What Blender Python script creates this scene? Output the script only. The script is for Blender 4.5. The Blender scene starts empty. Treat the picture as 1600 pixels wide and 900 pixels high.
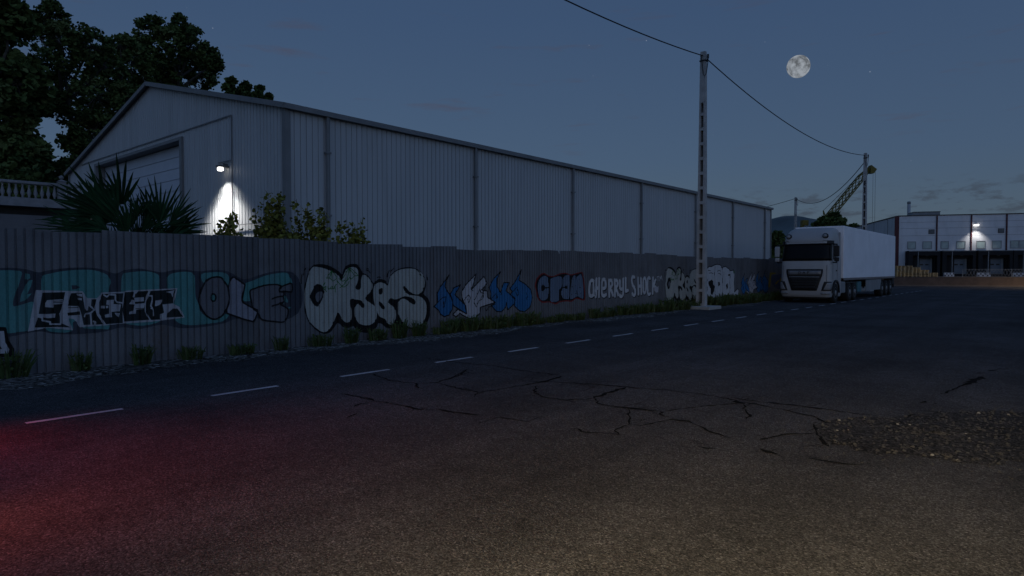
import bpy, bmesh, math, random
from mathutils import Vector, Matrix
from mathutils.geometry import delaunay_2d_cdt
rad = math.radians
sin, cos, pi = math.sin, math.cos, math.pi
S = bpy.context.scene
COL = S.collection
RNG = random.Random(11)

# ------------------------------------------------------------------ camera model
YAW = rad(40.6); PITCH = rad(-1.604); CAMH = 1.65; FPX = 1000.0
cam_d = bpy.data.cameras.new("camera"); cam = bpy.data.objects.new("camera", cam_d); COL.objects.link(cam)
cam.location = (0, 0, CAMH); cam.rotation_euler = (pi/2 + PITCH, 0, YAW)
cam_d.sensor_width = 36; cam_d.lens = 36*FPX/1600; cam_d.clip_end = 6000; cam_d.clip_start = 0.05
S.camera = cam
CR = Matrix.Rotation(YAW, 3, 'Z') @ Matrix.Rotation(pi/2 + PITCH, 3, 'X')
CP = Vector((0, 0, CAMH))
def ray(px, py): return CR @ Vector(((px-800)/FPX, (450-py)/FPX, -1))
def onX(px, py, X):
    r = ray(px, py); return CP + r*(X/r.x)
def onY(px, py, Y):
    r = ray(px, py); return CP + r*(Y/r.y)
def onZ(px, py, Z=0.0):
    r = ray(px, py); return CP + r*((Z-CAMH)/r.z)
def atD(px, py, d): return CP + ray(px, py)*d
RIGHT = Vector((cos(YAW), sin(YAW), 0)); FWD = Vector((-sin(YAW), cos(YAW), 0))

# ------------------------------------------------------------------ scene tree helpers
WM = {}
def tag(o, label=None, cat=None, group=None, kind=None):
    if label: o['label'] = label
    if cat: o['category'] = cat
    if group: o['group'] = group
    if kind: o['kind'] = kind
    return o
def thing(name, label, cat, loc=(0, 0, 0), rz=0.0, group=None):
    o = bpy.data.objects.new(name, None); COL.objects.link(o)
    o.empty_display_size = .2
    o.location = loc; o.rotation_euler = (0, 0, rz)
    WM[o.name] = Matrix.Translation(loc) @ Matrix.Rotation(rz, 4, 'Z')
    return tag(o, label, cat, group)
def copy_tree(o, parent=None):
    c = o.copy(); COL.objects.link(c)
    if parent: c.parent = parent
    for ch in o.children: copy_tree(ch, c)
    return c

class MB:
    def __init__(s): s.v = []; s.f = []; s.m = []; s.cur = 0; s.sm = []; s.smooth = False
    def add(s, vs, fs):
        b = len(s.v); s.v += [tuple(p) for p in vs]
        for f in fs:
            s.f.append([b+i for i in f]); s.m.append(s.cur); s.sm.append(s.smooth)
        return s
    def box(s, x0, y0, z0, x1, y1, z1):
        x0, x1 = min(x0, x1), max(x0, x1); y0, y1 = min(y0, y1), max(y0, y1); z0, z1 = min(z0, z1), max(z0, z1)
        return s.add([(x0,y0,z0),(x1,y0,z0),(x1,y1,z0),(x0,y1,z0),(x0,y0,z1),(x1,y0,z1),(x1,y1,z1),(x0,y1,z1)],
              [(0,3,2,1),(4,5,6,7),(0,1,5,4),(1,2,6,5),(2,3,7,6),(3,0,4,7)])
    def obox(s, c, ax, ay, az):
        c = Vector(c); ax, ay, az = Vector(ax), Vector(ay), Vector(az)
        P = [c+ax*i+ay*j+az*k for k in (-1,1) for i, j in ((-1,-1),(1,-1),(1,1),(-1,1))]
        fs = [(0,3,2,1),(4,5,6,7),(0,1,5,4),(1,2,6,5),(2,3,7,6),(3,0,4,7)]
        if ax.cross(ay).dot(az) < 0: fs = [f[::-1] for f in fs]
        return s.add(P, fs)
    def bar(s, a, b, w, h=None):
        a, b = Vector(a), Vector(b); d = (b-a); L = d.length
        if L < 1e-6: return s
        d /= L; up = Vector((0,0,1)) if abs(d.z) < .95 else Vector((1,0,0))
        x = d.cross(up).normalized(); y = x.cross(d)
        return s.obox((a+b)/2, x*(w/2), d*(L/2), y*((h or w)/2))
    def tube(s, pts, r, n=8, cap=True):
        pts = [Vector(p) for p in pts]; rs = r if isinstance(r, (list, tuple)) else [r]*len(pts)
        vs = []; fs = []; prev = None
        for i, p in enumerate(pts):
            d = (pts[min(i+1, len(pts)-1)] - pts[max(i-1, 0)])
            if d.length < 1e-9: d = Vector((0,0,1))
            d.normalize()
            if prev is None:
                up = Vector((0,0,1)) if abs(d.z) < .9 else Vector((1,0,0)); x = d.cross(up).normalized()
            else:
                x = (prev - d*prev.dot(d)); x = x.normalized() if x.length > 1e-6 else d.orthogonal().normalized()
            prev = x; y = d.cross(x)
            for k in range(n):
                a = 2*pi*k/n; vs.append(p + x*(cos(a)*rs[i]) + y*(sin(a)*rs[i]))
        for i in range(len(pts)-1):
            for k in range(n):
                k2 = (k+1) % n; fs.append((i*n+k, i*n+k2, (i+1)*n+k2, (i+1)*n+k))
        if cap:
            fs.append(tuple(range(n))[::-1]); fs.append(tuple((len(pts)-1)*n+k for k in range(n)))
        return s.add(vs, fs)
    def lathe(s, c, prof, n=14, axis='z'):
        c = Vector(c); vs = []; fs = []
        for r, h in prof:
            for k in range(n):
                a = 2*pi*k/n
                if axis == 'z': vs.append(c+Vector((r*cos(a), r*sin(a), h)))
                elif axis == 'x': vs.append(c+Vector((h, r*cos(a), r*sin(a))))
                else: vs.append(c+Vector((r*sin(a), h, r*cos(a))))
        m = len(prof)
        for i in range(m-1):
            for k in range(n):
                k2 = (k+1) % n; fs.append((i*n+k, i*n+k2, (i+1)*n+k2, (i+1)*n+k))
        fs.append(tuple(range(n))[::-1]); fs.append(tuple((m-1)*n+k for k in range(n)))
        return s.add(vs, fs)
    def prism(s, poly, a, b):      # polygon (3D points) extruded by the vector b-a
        n = len(poly); d = Vector(b)-Vector(a); P = [Vector(p) for p in poly]
        return s.add(P+[p+d for p in P], [tuple(range(n))[::-1], tuple(range(n, 2*n))] + [(i, (i+1) % n, n+(i+1) % n, n+i) for i in range(n)])
    def grid(s, fn, nu, nv):
        vs = [fn(i/nu, j/nv) for j in range(nv+1) for i in range(nu+1)]
        fs = [(j*(nu+1)+i, j*(nu+1)+i+1, (j+1)*(nu+1)+i+1, (j+1)*(nu+1)+i) for j in range(nv) for i in range(nu)]
        return s.add(vs, fs)
    def build(s, name, mats, parent=None, fix=True):
        me = bpy.data.meshes.new(name)
        vs = s.v
        if parent is not None:
            W = WM.get(parent.name)
            if W is not None:
                I = W.inverted(); vs = [I @ Vector(p) for p in s.v]
        me.from_pydata(vs, [], s.f)
        if not isinstance(mats, (list, tuple)): mats = [mats]
        for m in mats: me.materials.append(m)
        me.polygons.foreach_set('material_index', s.m)
        me.polygons.foreach_set('use_smooth', s.sm)
        if fix:
            bm = bmesh.new(); bm.from_mesh(me); bmesh.ops.recalc_face_normals(bm, faces=bm.faces); bm.to_mesh(me); bm.free()
        me.update()
        o = bpy.data.objects.new(name, me); COL.objects.link(o)
        if parent is not None:
            o.parent = parent
            WM[o.name] = WM.get(parent.name, Matrix.Identity(4))
        else: WM[o.name] = Matrix.Identity(4)
        return o
def bevel(o, w=.02, seg=2, ang=40):
    m = o.modifiers.new('bevel', 'BEVEL'); m.width = w; m.segments = seg; m.limit_method = 'ANGLE'; m.angle_limit = rad(ang)
    return o

# ------------------------------------------------------------------ materials
class NT:
    def __init__(s, m): s.nt = m.node_tree; s.n = s.nt.nodes; s.l = s.nt.links
    def new(s, t, **k):
        n = s.n.new(t)
        for a, b in k.items(): setattr(n, a, b)
        return n
    def link(s, a, b): s.l.new(a, b)
    def val(s, sock, v): sock.default_value = v
    def math(s, op, a, b=None, c=None):
        n = s.new('ShaderNodeMath', operation=op)
        for i, x in enumerate((a, b, c)):
            if x is None: continue
            if hasattr(x, 'node'): s.link(x, n.inputs[i])
            else: n.inputs[i].default_value = x
        return n.outputs[0]
    def mix(s, fac, a, b, blend='MIX'):
        n = s.new('ShaderNodeMix', data_type='RGBA', blend_type=blend)
        for sock, x in ((n.inputs[0], fac), (n.inputs[6], a), (n.inputs[7], b)):
            if hasattr(x, 'node'): s.link(x, sock)
            elif isinstance(x, (int, float)): sock.default_value = x
            else: sock.default_value = (x[0], x[1], x[2], 1)
        return n.outputs[2]
    def ramp(s, fac, stops):
        n = s.new('ShaderNodeValToRGB'); e = n.color_ramp.elements
        while len(e) < len(stops): e.new(.5)
        for i, (p, c) in enumerate(stops):
            e[i].position = p; e[i].color = (c, c, c, 1) if isinstance(c, (int, float)) else (c[0], c[1], c[2], 1)
        s.link(fac, n.inputs[0]); return n.outputs[0]
    def noise(s, vec, scale, detail=4, rough=.55, w=None):
        n = s.new('ShaderNodeTexNoise'); n.inputs['Scale'].default_value = scale; n.inputs['Detail'].default_value = detail
        n.inputs['Roughness'].default_value = rough
        if vec is not None: s.link(vec, n.inputs['Vector'])
        return n.outputs['Fac']
    def mapping(s, vec, scale=(1,1,1), loc=(0,0,0), rot=(0,0,0)):
        n = s.new('ShaderNodeMapping'); n.inputs['Scale'].default_value = scale; n.inputs['Location'].default_value = loc
        n.inputs['Rotation'].default_value = rot
        s.link(vec, n.inputs['Vector']); return n.outputs[0]
def new_mat(name):
    m = bpy.data.materials.new(name); m.use_nodes = True
    t = NT(m); b = t.n['Principled BSDF']; return m, t, b
def mat(name, col, rough=.6, var=.25, scale=3.0, metal=0.0, bump=0.0, bscale=40., stretch=(1,1,1), spec=.3, dirt=None, dirt_amt=.5, dirt_scale=1.2, coat=0):
    m, t, b = new_mat(name)
    co = t.new('ShaderNodeTexCoord').outputs['Object']
    v = t.mapping(co, stretch)
    nz = t.noise(v, scale, 6, .6)
    f = t.ramp(nz, [(.25, 1-var), (.75, 1+var)])
    base = t.mix(1.0, col, f, 'MULTIPLY')
    if dirt:
        d = t.noise(t.mapping(co, stretch, (3.1, 7.7, 1.3)), dirt_scale, 7, .68)
        base = t.mix(t.math('MULTIPLY', t.ramp(d, [(.48, 0.), (.72, 1.)]), dirt_amt), base, dirt)
    t.link(base, b.inputs['Base Color'])
    b.inputs['Roughness'].default_value = rough; b.inputs['Metallic'].default_value = metal
    b.inputs['Specular IOR Level'].default_value = spec
    if coat: b.inputs['Coat Weight'].default_value = coat
    if bump:
        bn = t.new('ShaderNodeBump'); bn.inputs['Strength'].default_value = bump; bn.inputs['Distance'].default_value = .02
        t.link(t.noise(co, bscale, 4, .6), bn.inputs['Height']); t.link(bn.outputs[0], b.inputs['Normal'])
    return m
def emit(name, col, strength):
    m, t, b = new_mat(name)
    b.inputs['Base Color'].default_value = (.8, .8, .8, 1)
    b.inputs['Emission Color'].default_value = (*col, 1); b.inputs['Emission Strength'].default_value = strength
    return m
def asphalt(name, col, speck=.9, patch=True, vs=95.):
    m, t, b = new_mat(name)
    co = t.new('ShaderNodeTexCoord').outputs['Object']
    vo = t.new('ShaderNodeTexVoronoi'); vo.inputs['Scale'].default_value = vs; t.link(co, vo.inputs['Vector'])
    sp = t.new('ShaderNodeSeparateColor'); t.link(vo.outputs['Color'], sp.inputs[0])
    g = t.ramp(sp.outputs[0], [(0., 1-speck*.75), (.6, 1.), (.92, 1+speck*.6), (1., 1+speck*1.8)])
    fine = t.ramp(t.noise(co, 240, 2), [(.3, .6), (.7, 1.4)])
    big = t.ramp(t.noise(co, .35, 6, .65), [(.3, .62), (.5, 1.0), (.72, 1.35)])
    tr_ = t.ramp(t.noise(t.mapping(co, (1.1, .05, 1)), 1.0, 5, .6), [(.35, .8), (.65, 1.15)])
    st_ = t.ramp(t.noise(t.mapping(co, (1, 1, 1), (13, 5, 0)), .9, 7, .7), [(.62, 1.), (.74, .62)])
    mid = t.ramp(t.noise(co, 6, 5, .6), [(.3, .85), (.7, 1.15)])
    base = t.mix(1., col, g, 'MULTIPLY'); base = t.mix(1., base, fine, 'MULTIPLY')
    base = t.mix(1., base, big, 'MULTIPLY'); base = t.mix(1., base, mid, 'MULTIPLY'); base = t.mix(1., base, tr_, 'MULTIPLY'); base = t.mix(1., base, st_, 'MULTIPLY')
    # tyre polished bands along the road
    sx = t.new('ShaderNodeSeparateXYZ'); t.link(co, sx.inputs[0])
    t.link(base, b.inputs['Base Color'])
    b.inputs['Roughness'].default_value = .92; b.inputs['Specular IOR Level'].default_value = .12
    bn = t.new('ShaderNodeBump'); bn.inputs['Strength'].default_value = .9; bn.inputs['Distance'].default_value = .006
    h = t.math('ADD', t.math('MULTIPLY', vo.outputs['Distance'], -1.5), t.noise(co, 130, 3))
    t.link(h, bn.inputs['Height']); t.link(bn.outputs[0], b.inputs['Normal'])
    return m
def fence_mat():
    m, t, b = new_mat('weathered_corrugated_sheet')
    co = t.new('ShaderNodeTexCoord').outputs['Object']
    st = t.noise(t.mapping(co, (1, 1.6, .22)), 2.2, 8, .65)
    f = t.ramp(st, [(.25, .72), (.5, 1.), (.78, 1.25)])
    base = t.mix(1., (.126, .128, .138), f, 'MULTIPLY')
    blot = t.noise(t.mapping(co, (1, .8, .8), (4, 2, 9)), 1.5, 8, .7)
    base = t.mix(t.math('MULTIPLY', t.ramp(blot, [(.5, 0.), (.7, 1.)]), .5), base, (.06, .06, .066))
    ru = t.noise(t.mapping(co, (1, 1.2, .25), (8, 5, 3)), 1.1, 8, .72)
    ru2 = t.noise(co, 14, 6, .7)
    rm = t.math('MULTIPLY', t.ramp(ru, [(.57, 0.), (.70, 1.)]), t.ramp(ru2, [(.4, .15), (.62, .75)]))
    base = t.mix(rm, base, (.095, .062, .05))
    oi = t.new('ShaderNodeObjectInfo'); base = t.mix(1., base, t.ramp(oi.outputs['Random'], [(0., .86), (1., 1.12)]), 'MULTIPLY')
    fn = t.ramp(t.noise(co, 35, 5, .7), [(.3, .86), (.7, 1.14)])
    base = t.mix(1., base, fn, 'MULTIPLY')
    t.link(base, b.inputs['Base Color'])
    b.inputs['Roughness'].default_value = .7; b.inputs['Specular IOR Level'].default_value = .2
    return m
def paint(name, col, var=.2, fade=.32):
    m, t, b = new_mat(name)
    co = t.new('ShaderNodeTexCoord').outputs['Object']
    f = t.ramp(t.noise(t.mapping(co, (1, 1, .5)), 2.5, 7, .66), [(.25, 1-var), (.75, 1+var)])
    f2 = t.ramp(t.noise(co, 28, 5, .7), [(.35, .88), (.65, 1.1)])
    c = t.mix(1., t.mix(1., col, f, 'MULTIPLY'), f2, 'MULTIPLY')
    wr = t.noise(t.mapping(co, (1, 1.3, .35), (2, 9, 4)), 2.6, 8, .72)
    if fade: c = t.mix(t.math('MULTIPLY', t.ramp(wr, [(.46, 0.), (.7, 1.)]), fade), c, (.1, .102, .115))
    t.link(c, b.inputs['Base Color']); b.inputs['Roughness'].default_value = .75; b.inputs['Specular IOR Level'].default_value = .15
    return m
def brick_mat():
    m, t, b = new_mat('brown_brick')
    co = t.new('ShaderNodeTexCoord').outputs['Object']
    br = t.new('ShaderNodeTexBrick'); br.inputs['Scale'].default_value = 1.0
    br.inputs['Brick Width'].default_value = .25; br.inputs['Row Height'].default_value = .085; br.inputs['Mortar Size'].default_value = .008
    br.inputs['Color1'].default_value = (.085, .052, .04, 1); br.inputs['Color2'].default_value = (.065, .04, .032, 1); br.inputs['Mortar'].default_value = (.11, .095, .08, 1)
    t.link(t.mapping(co, rot=(pi/2, 0, 0)), br.inputs['Vector'])
    f = t.ramp(t.noise(co, 1.4, 6), [(.3, .75), (.7, 1.2)])
    t.link(t.mix(1., br.outputs['Color'], f, 'MULTIPLY'), b.inputs['Base Color']); b.inputs['Roughness'].default_value = .9
    return m

M = {}
M['asphalt'] = asphalt('asphalt', (.052, .052, .056))
M['verge'] = asphalt('gravelly_verge', (.10, .097, .092), 1.6, vs=18.)
M['gravel'] = asphalt('loose_gravel', (.031, .030, .030), 1.25, vs=48.)
M['yard'] = asphalt('concrete_yard', (.16, .14, .12), .3)
M['line'] = paint('worn_road_paint', (.42, .42, .44), .35, 0)
M['crack'] = mat('crack_dark', (.011, .011, .011), .95, .3, spec=.02)  # flat dark strips laid on the road as cracks
M['fence'] = fence_mat()
M['siding'] = mat('pale_siding', (.40, .41, .42), .5, .07, .8, stretch=(2, 2, .25), spec=.3, dirt=(.3, .3, .3), dirt_amt=.25)
M['siding_front'] = mat('pale_siding_gable', (.40, .41, .42), .5, .08, .9, stretch=(2, 2, .2), spec=.3, dirt=(.26, .26, .26), dirt_amt=.35)
M['trim'] = mat('grey_trim', (.17, .175, .18), .55, .15, 2)
M['roof'] = mat('grey_roof_sheet', (.22, .23, .24), .5, .15, 1)
M['door'] = mat('sectional_door', (.44, .47, .53), .45, .07, 1.5)
M['dark'] = mat('dark_metal_and_shade', (.02, .02, .022), .5, .2, 4)
M['lamp_body'] = mat('lamp_housing', (.12, .12, .12), .5, .1, 4)
M['lamp_glow'] = emit('lamp_lens', (1, .98, .94), 3.2)
M['concrete'] = mat('pole_concrete', (.36, .35, .34), .85, .22, 4, bump=.4, bscale=30, dirt=(.22, .21, .2), dirt_amt=.5)
M['recess'] = mat('shaded_recess_concrete', (.10, .10, .103), .9, .25, 4)  # weathered slot backs, darkened further to carry the shade of the slots
M['slab'] = mat('slab_concrete', (.3, .3, .29), .85, .2, 3, bump=.4, bscale=30)
M['stone'] = mat('terrace_stone', (.25, .25, .26), .8, .2, 3, dirt=(.11, .11, .11), dirt_amt=.5)
M['render_wall'] = mat('lower_render', (.15, .15, .16), .85, .2, 1.0)
M['cable'] = mat('black_cable', (.01, .01, .01), .6, .1)
for i, c in enumerate(((.062, .09, .03), (.085, .118, .04), (.045, .07, .026), (.10, .125, .048))): M['leaf%d' % i] = mat('tree_leaf', c, .8, .3, 2, spec=.05)
for i, c in enumerate(((.16, .16, .034), (.21, .195, .045), (.11, .115, .03))): M['shrub%d' % i] = mat('shrub_leaf', c, .75, .3, 5, spec=.06)
for i, c in enumerate(((.013, .040, .016), (.020, .055, .022), (.010, .030, .013))): M['palm%d' % i] = mat('palm_leaf', c, .75, .3, 5, spec=.08)
for i, c in enumerate(((.05, .078, .026), (.07, .095, .034), (.085, .095, .05))): M['grass%d' % i] = mat('weed_blade', c, .75, .3, 8, spec=.1)
M['bark'] = mat('bark', (.075, .068, .06), .9, .35, 6, bump=.5)
M['twig'] = mat('twig', (.06, .05, .035), .9, .3, 6)
M['white_paint'] = mat('cab_paint', (.32, .32, .325), .4, .06, 1.2, coat=.15)
M['trailer'] = mat('trailer_panel', (.80, .80, .83), .5, .06, .8, dirt=(.55, .55, .55), dirt_amt=.35, dirt_scale=.7)
M['black_plastic'] = mat('black_plastic', (.014, .014, .015), .55, .2, 6)
M['glass'] = mat('dark_glass', (.006, .006, .007), .3, .05, spec=.12)
M['chrome'] = mat('grille_silver', (.17, .17, .18), .35, .1, metal=.3)
M['headlight'] = mat('headlight_lens', (.2, .205, .215), .2, .25, 9, spec=.5)
M['tyre'] = mat('rubber', (.012, .012, .012), .85, .3, 8)
M['rim'] = mat('steel_rim', (.24, .24, .25), .45, .15, 5, metal=.4)
M['grey_skirt'] = mat('grey_skirt', (.2, .21, .22), .55, .15, 2)
M['teal_tank'] = mat('teal_toolbox', (.05, .15, .18), .5, .15, 3)
M['wall_white'] = mat('white_cladding', (.60, .60, .62), .55, .08, 1.0, stretch=(1, 1, .4), dirt=(.40, .40, .41), dirt_amt=.45)
M['red_pilaster'] = mat('red_pilaster', (.07, .016, .02), .6, .15, 2)
M['pane'] = mat('lit_look_pane', (.30, .37, .36), .25, .35, .8, spec=.5)  # lit look of the far windows put into a pale teal colour
M['pane_frame'] = mat('window_frame', (.24, .25, .26), .5, .1)
M['dock_black'] = mat('dock_shelter', (.012, .012, .014), .8, .2, 3)
M['dock_door'] = mat('dock_door', (.13, .16, .2), .5, .12, 2)
M['brick'] = brick_mat()
M['coping'] = mat('coping_stone', (.12, .095, .08), .85, .2, 3)
M['pallet'] = mat('pallet_wood', (.5, .34, .16), .85, .3, 5, stretch=(6, 1, 6))
M['pallet_grey'] = mat('weathered_pallet_wood', (.4, .3, .17), .85, .3, 5, stretch=(6, 1, 6))
M['checker'] = mat('white_barrier', (.5, .5, .52), .7, .15, 3)
M['yellow'] = mat('crane_yellow', (.13, .10, .016), .6, .3, 3)
M['hill'] = mat('hazy_hill_scrub', (.10, .125, .13), .95, .35, .02)  # scrub colour greyed and blued to stand in for distance haze
M['chimney'] = mat('chimney_concrete', (.32, .33, .35), .8, .12, 1)
M['stonepale'] = mat('pale_stone', (.17, .165, .155), .85, .3, 14)
M['stonebit'] = mat('loose_stone', (.042, .042, .042), .85, .7, 14)

# ------------------------------------------------------------------ world and light
SUN_EL, SUN_AZ = rad(5.0), None
sun_dir = Vector((.80, -.55, 0)).normalized()           # the afterglow stands behind the camera, to its right
w = bpy.data.worlds.new("World"); S.world = w; w.use_nodes = True
t = NT(w); bg = t.n['Background']
sky = t.new('ShaderNodeTexSky', sky_type='NISHITA'); sky.sun_disc = False
sky.sun_elevation = rad(4.0); sky.sun_rotation = math.atan2(sun_dir.x, sun_dir.y); sky.altitude = 50
sky.air_density = 1.0; sky.dust_density = .6; sky.ozone_density = 3.0
gen = t.new('ShaderNodeTexCoord').outputs['Generated']
sep = t.new('ShaderNodeSeparateXYZ'); t.link(gen, sep.inputs[0])
el = sep.outputs[2]
# dusk colour by height, over the physical sky
grad = t.ramp(t.math('MULTIPLY_ADD', el, 1.0, 0.0), [(0.0, (.083, .116, .150)), (.06, (.076, .112, .160)), (.16, (.063, .103, .177)), (.36, (.047, .085, .168)), (.8, (.032, .061, .132))])
dotn = t.new('ShaderNodeVectorMath', operation='DOT_PRODUCT'); t.link(gen, dotn.inputs[0]); dotn.inputs[1].default_value = (sun_dir.x, sun_dir.y, .25)
glow = t.ramp(t.math('MULTIPLY_ADD', dotn.outputs['Value'], .5, .5), [(.40, 1.0), (1.0, 3.0)])
dusk = t.mix(1., grad, glow, 'MULTIPLY')
skyc = t.mix(1., sky.outputs[0], (.055, .055, .055), 'MULTIPLY')
base = t.mix(.15, dusk, skyc)
# thin clouds low over the roofs and two small reddish ones higher up
def cloud(sc, lo, hi, e0, e1, e2, e3, loc, amt, col, base):
    nz = t.noise(t.mapping(gen, sc, loc), 1.0, 6, .6)
    msk = t.ramp(nz, [(lo, 0.), (hi, 1.)])
    band = t.ramp(el, [(e0, 0.), (e1, 1.), (e2, 1.), (e3, 0.)])
    return t.mix(t.math('MULTIPLY', t.math('MULTIPLY', msk, band), amt), base, col)
base = cloud((26, 26, 80), .52, .64, .055, .075, .10, .125, (1.7, .3, .2), .62, (.040, .050, .070), base)
base = cloud((6, 6, 46), .60, .74, .15, .2, .32, .42, (5.2, 1.3, .4), .45, (.070, .062, .085), base)
vo = t.new('ShaderNodeTexVoronoi'); vo.inputs['Scale'].default_value = 42.; t.link(gen, vo.inputs['Vector'])
vsep = t.new('ShaderNodeSeparateColor'); t.link(vo.outputs['Color'], vsep.inputs[0])
star = t.math('MULTIPLY', t.ramp(vo.outputs['Distance'], [(.010, 1.), (.042, 0.)]), t.ramp(vsep.outputs[0], [(.5, 0.), (1., 1.)]))
star = t.math('MULTIPLY', star, t.ramp(el, [(.08, 0.), (.2, 1.)]))
base = t.mix(t.math('MULTIPLY', star, .6), base, (.45, .5, .6))
t.link(base, bg.inputs['Color']); bg.inputs['Strength'].default_value = 1.0
sl = bpy.data.lights.new('sun', 'SUN'); sl.energy = .035; sl.angle = rad(40); sl.color = (1, .86, .78)
so = bpy.data.objects.new('sun', sl); COL.objects.link(so)
so.rotation_euler = Vector((-sun_dir.x, -sun_dir.y, -.35)).to_track_quat('-Z', 'Y').to_euler(); so.location = (20, -20, 30)

def spot(name, loc, target, energy, size, blend, col, r=.08):
    l = bpy.data.lights.new(name, 'SPOT'); l.energy = energy; l.spot_size = rad(size); l.spot_blend = blend; l.color = col; l.shadow_soft_size = r
    o = bpy.data.objects.new(name, l); COL.objects.link(o); o.location = loc
    o.rotation_euler = (Vector(target)-Vector(loc)).to_track_quat('-Z', 'Y').to_euler(); return o

S.view_settings.view_transform = 'Standard'; S.view_settings.look = 'None'; S.view_settings.exposure = 0; S.view_settings.gamma = 1
S.cycles.use_denoising = True
try: S.cycles.denoiser = 'OPENIMAGEDENOISE'; S.cycles.denoising_input_passes = 'RGB_ALBEDO_NORMAL'; S.cycles.denoising_prefilter = 'ACCURATE'
except Exception: pass
S.cycles.max_bounces = 5; S.cycles.diffuse_bounces = 3; S.cycles.caustics_reflective = False; S.cycles.caustics_refractive = False
S.cycles.sample_clamp_indirect = 3.0

# ------------------------------------------------------------------ ground
def sheet(name, poly, z, m, kind='structure'):
    mb = MB(); mb.add([(p[0], p[1], z) for p in poly], [tuple(range(len(poly)))]); o = mb.build(name, m, fix=False)
    if o.data.polygons[0].normal.z < 0: o.data.flip_normals()
    return tag(o, kind=kind)
FX = -12.4
sheet('ground', [(-2500, -2500), (2500, -2500), (2500, 2500), (-2500, 2500)], 0, M['asphalt'])
# the verge: a ragged gravel strip at the foot of the fence
vp = []
rv = random.Random(5)
yy = -10.
while yy < 62:
    vp.append((-11.25 + rv.uniform(-.28, .22) + .25*sin(yy*.7), yy)); yy += rv.uniform(.25, .6)
mb = MB(); n = len(vp)
mb.add([(x, y, .004) for x, y in vp] + [(FX-.3, y, .004) for x, y in vp], [(i, i+1, n+i+1, n+i) for i in range(n-1)])
tag(mb.build('verge', M['verge']), kind='structure')
# lane dashes, one metre on, one metre off
mb = MB(); rv = random.Random(3)
for k in range(-4, 30):
    y0 = 1.79 + 1.985*k
    for j in range(4):
        a, b = y0+j*.235, y0+j*.235+.235
        e = [rv.uniform(-.006, .006) for _ in range(4)]
        if j == 0: prev = (e[0], e[1])
        mb.add([(-8.475+prev[0], a, .004), (-8.385+prev[1], a, .004), (-8.385+e[3], b, .004), (-8.475+e[2], b, .004)], [(0, 1, 2, 3)]); prev = (e[2], e[3])
tag(mb.build('lane_marking', M['line']), kind='structure')
# cracks in the asphalt, followed over the ground
cracks = []
def ck(x0, y0, s, *paths):
    for wd, pts in paths: cracks.append((wd, [(x0+x/s, y0+y/s) for x, y in pts]))
ck(500, 550, 3.2,
   (.02, [(530,32),(700,55),(850,68),(1000,92),(1200,118)]), (.018, [(980,140),(1080,148),(1160,150),(1300,158),(1450,168),(1600,182)]),
   (.06, [(1060,160),(1120,150),(1205,122)]), (.012, [(260,110),(350,145),(480,158),(580,155),(660,132),(735,85)]), (.03, [(640,135),(700,118),(735,90)]), (.01, [(480,158),(490,185)]),
   (.008, [(600,160),(700,185),(790,205),(900,185),(1060,160)]), (.014, [(770,225),(790,208),(820,203)]),
   (.012, [(100,208),(200,225),(270,245),(350,258),(420,270),(500,288),(560,288)]), (.022, [(200,225),(240,232),(270,245)]), (.034, [(420,270),(490,285)]), (.034, [(550,288),(620,293),(700,305),(760,314),(815,318)]),
   (.03, [(860,328),(900,328),(960,337),(1010,345),(1055,353)]), (.008, [(270,248),(200,262),(170,275)]), (.01, [(135,330),(185,308)]),
   (.012, [(1085,170),(1068,205),(1110,225),(1200,240),(1290,238),(1370,232)]), (.05, [(1370,232),(1420,212),(1470,198),(1530,178)]), (.016, [(1370,232),(1400,262),(1480,275),(1600,290)]), (.03, [(1480,275),(1540,280),(1600,290)]),
   (.02, [(1540,285),(1545,320),(1550,365)]), (.008, [(1250,385),(1350,405),(1440,410),(1520,415)]), (.012, [(1085,295),(1110,292)]))
ck(900, 570, 4.0,
   (.02, [(0,120),(150,125),(310,142),(450,152),(560,158),(650,170),(780,183),(860,196)]), (.032, [(860,196),(940,210),(1000,222),(1030,238)]), (.07, [(1000,225),(1030,240),(1055,245)]), (.028, [(1040,235),(1130,248),(1210,266),(1330,290),(1480,322),(1520,345),(1600,372)]),
   (.014, [(960,205),(1100,225),(1250,243),(1420,262),(1600,288)]), (.016, [(1045,250),(1060,290),(1090,325),(1065,345)]), (.012, [(1020,242),(900,252),(740,268),(640,278),(560,290)]),
   (.034, [(255,265),(330,272),(420,280),(520,292)]), (.02, [(520,292),(545,300),(520,308),(580,330)]), (.034, [(570,352),(600,343),(650,352),(700,352),(730,370)]), (.014, [(730,370),(780,388),(850,425),(960,460)]), (.014, [(500,360),(570,352)]),
   (.014, [(330,375),(410,382),(500,362)]), (.01, [(200,430),(270,440),(240,415),(330,378)]), (.016, [(1130,470),(1210,460),(1290,440),(1420,436),(1500,428)]),
   (.05, [(1150,528),(1200,548),(1260,562)]), (.03, [(1210,550),(1245,556)]), (.024, [(1440,585),(1540,600),(1600,608)]), (.024, [(1500,430),(1540,480),(1580,515)]), (.014, [(1480,370),(1500,400),(1515,440)]), (.012, [(560,492),(600,495)]), (.014, [(740,495),(800,498),(870,506)]), (.02, [(760,515),(880,525)]))
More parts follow.
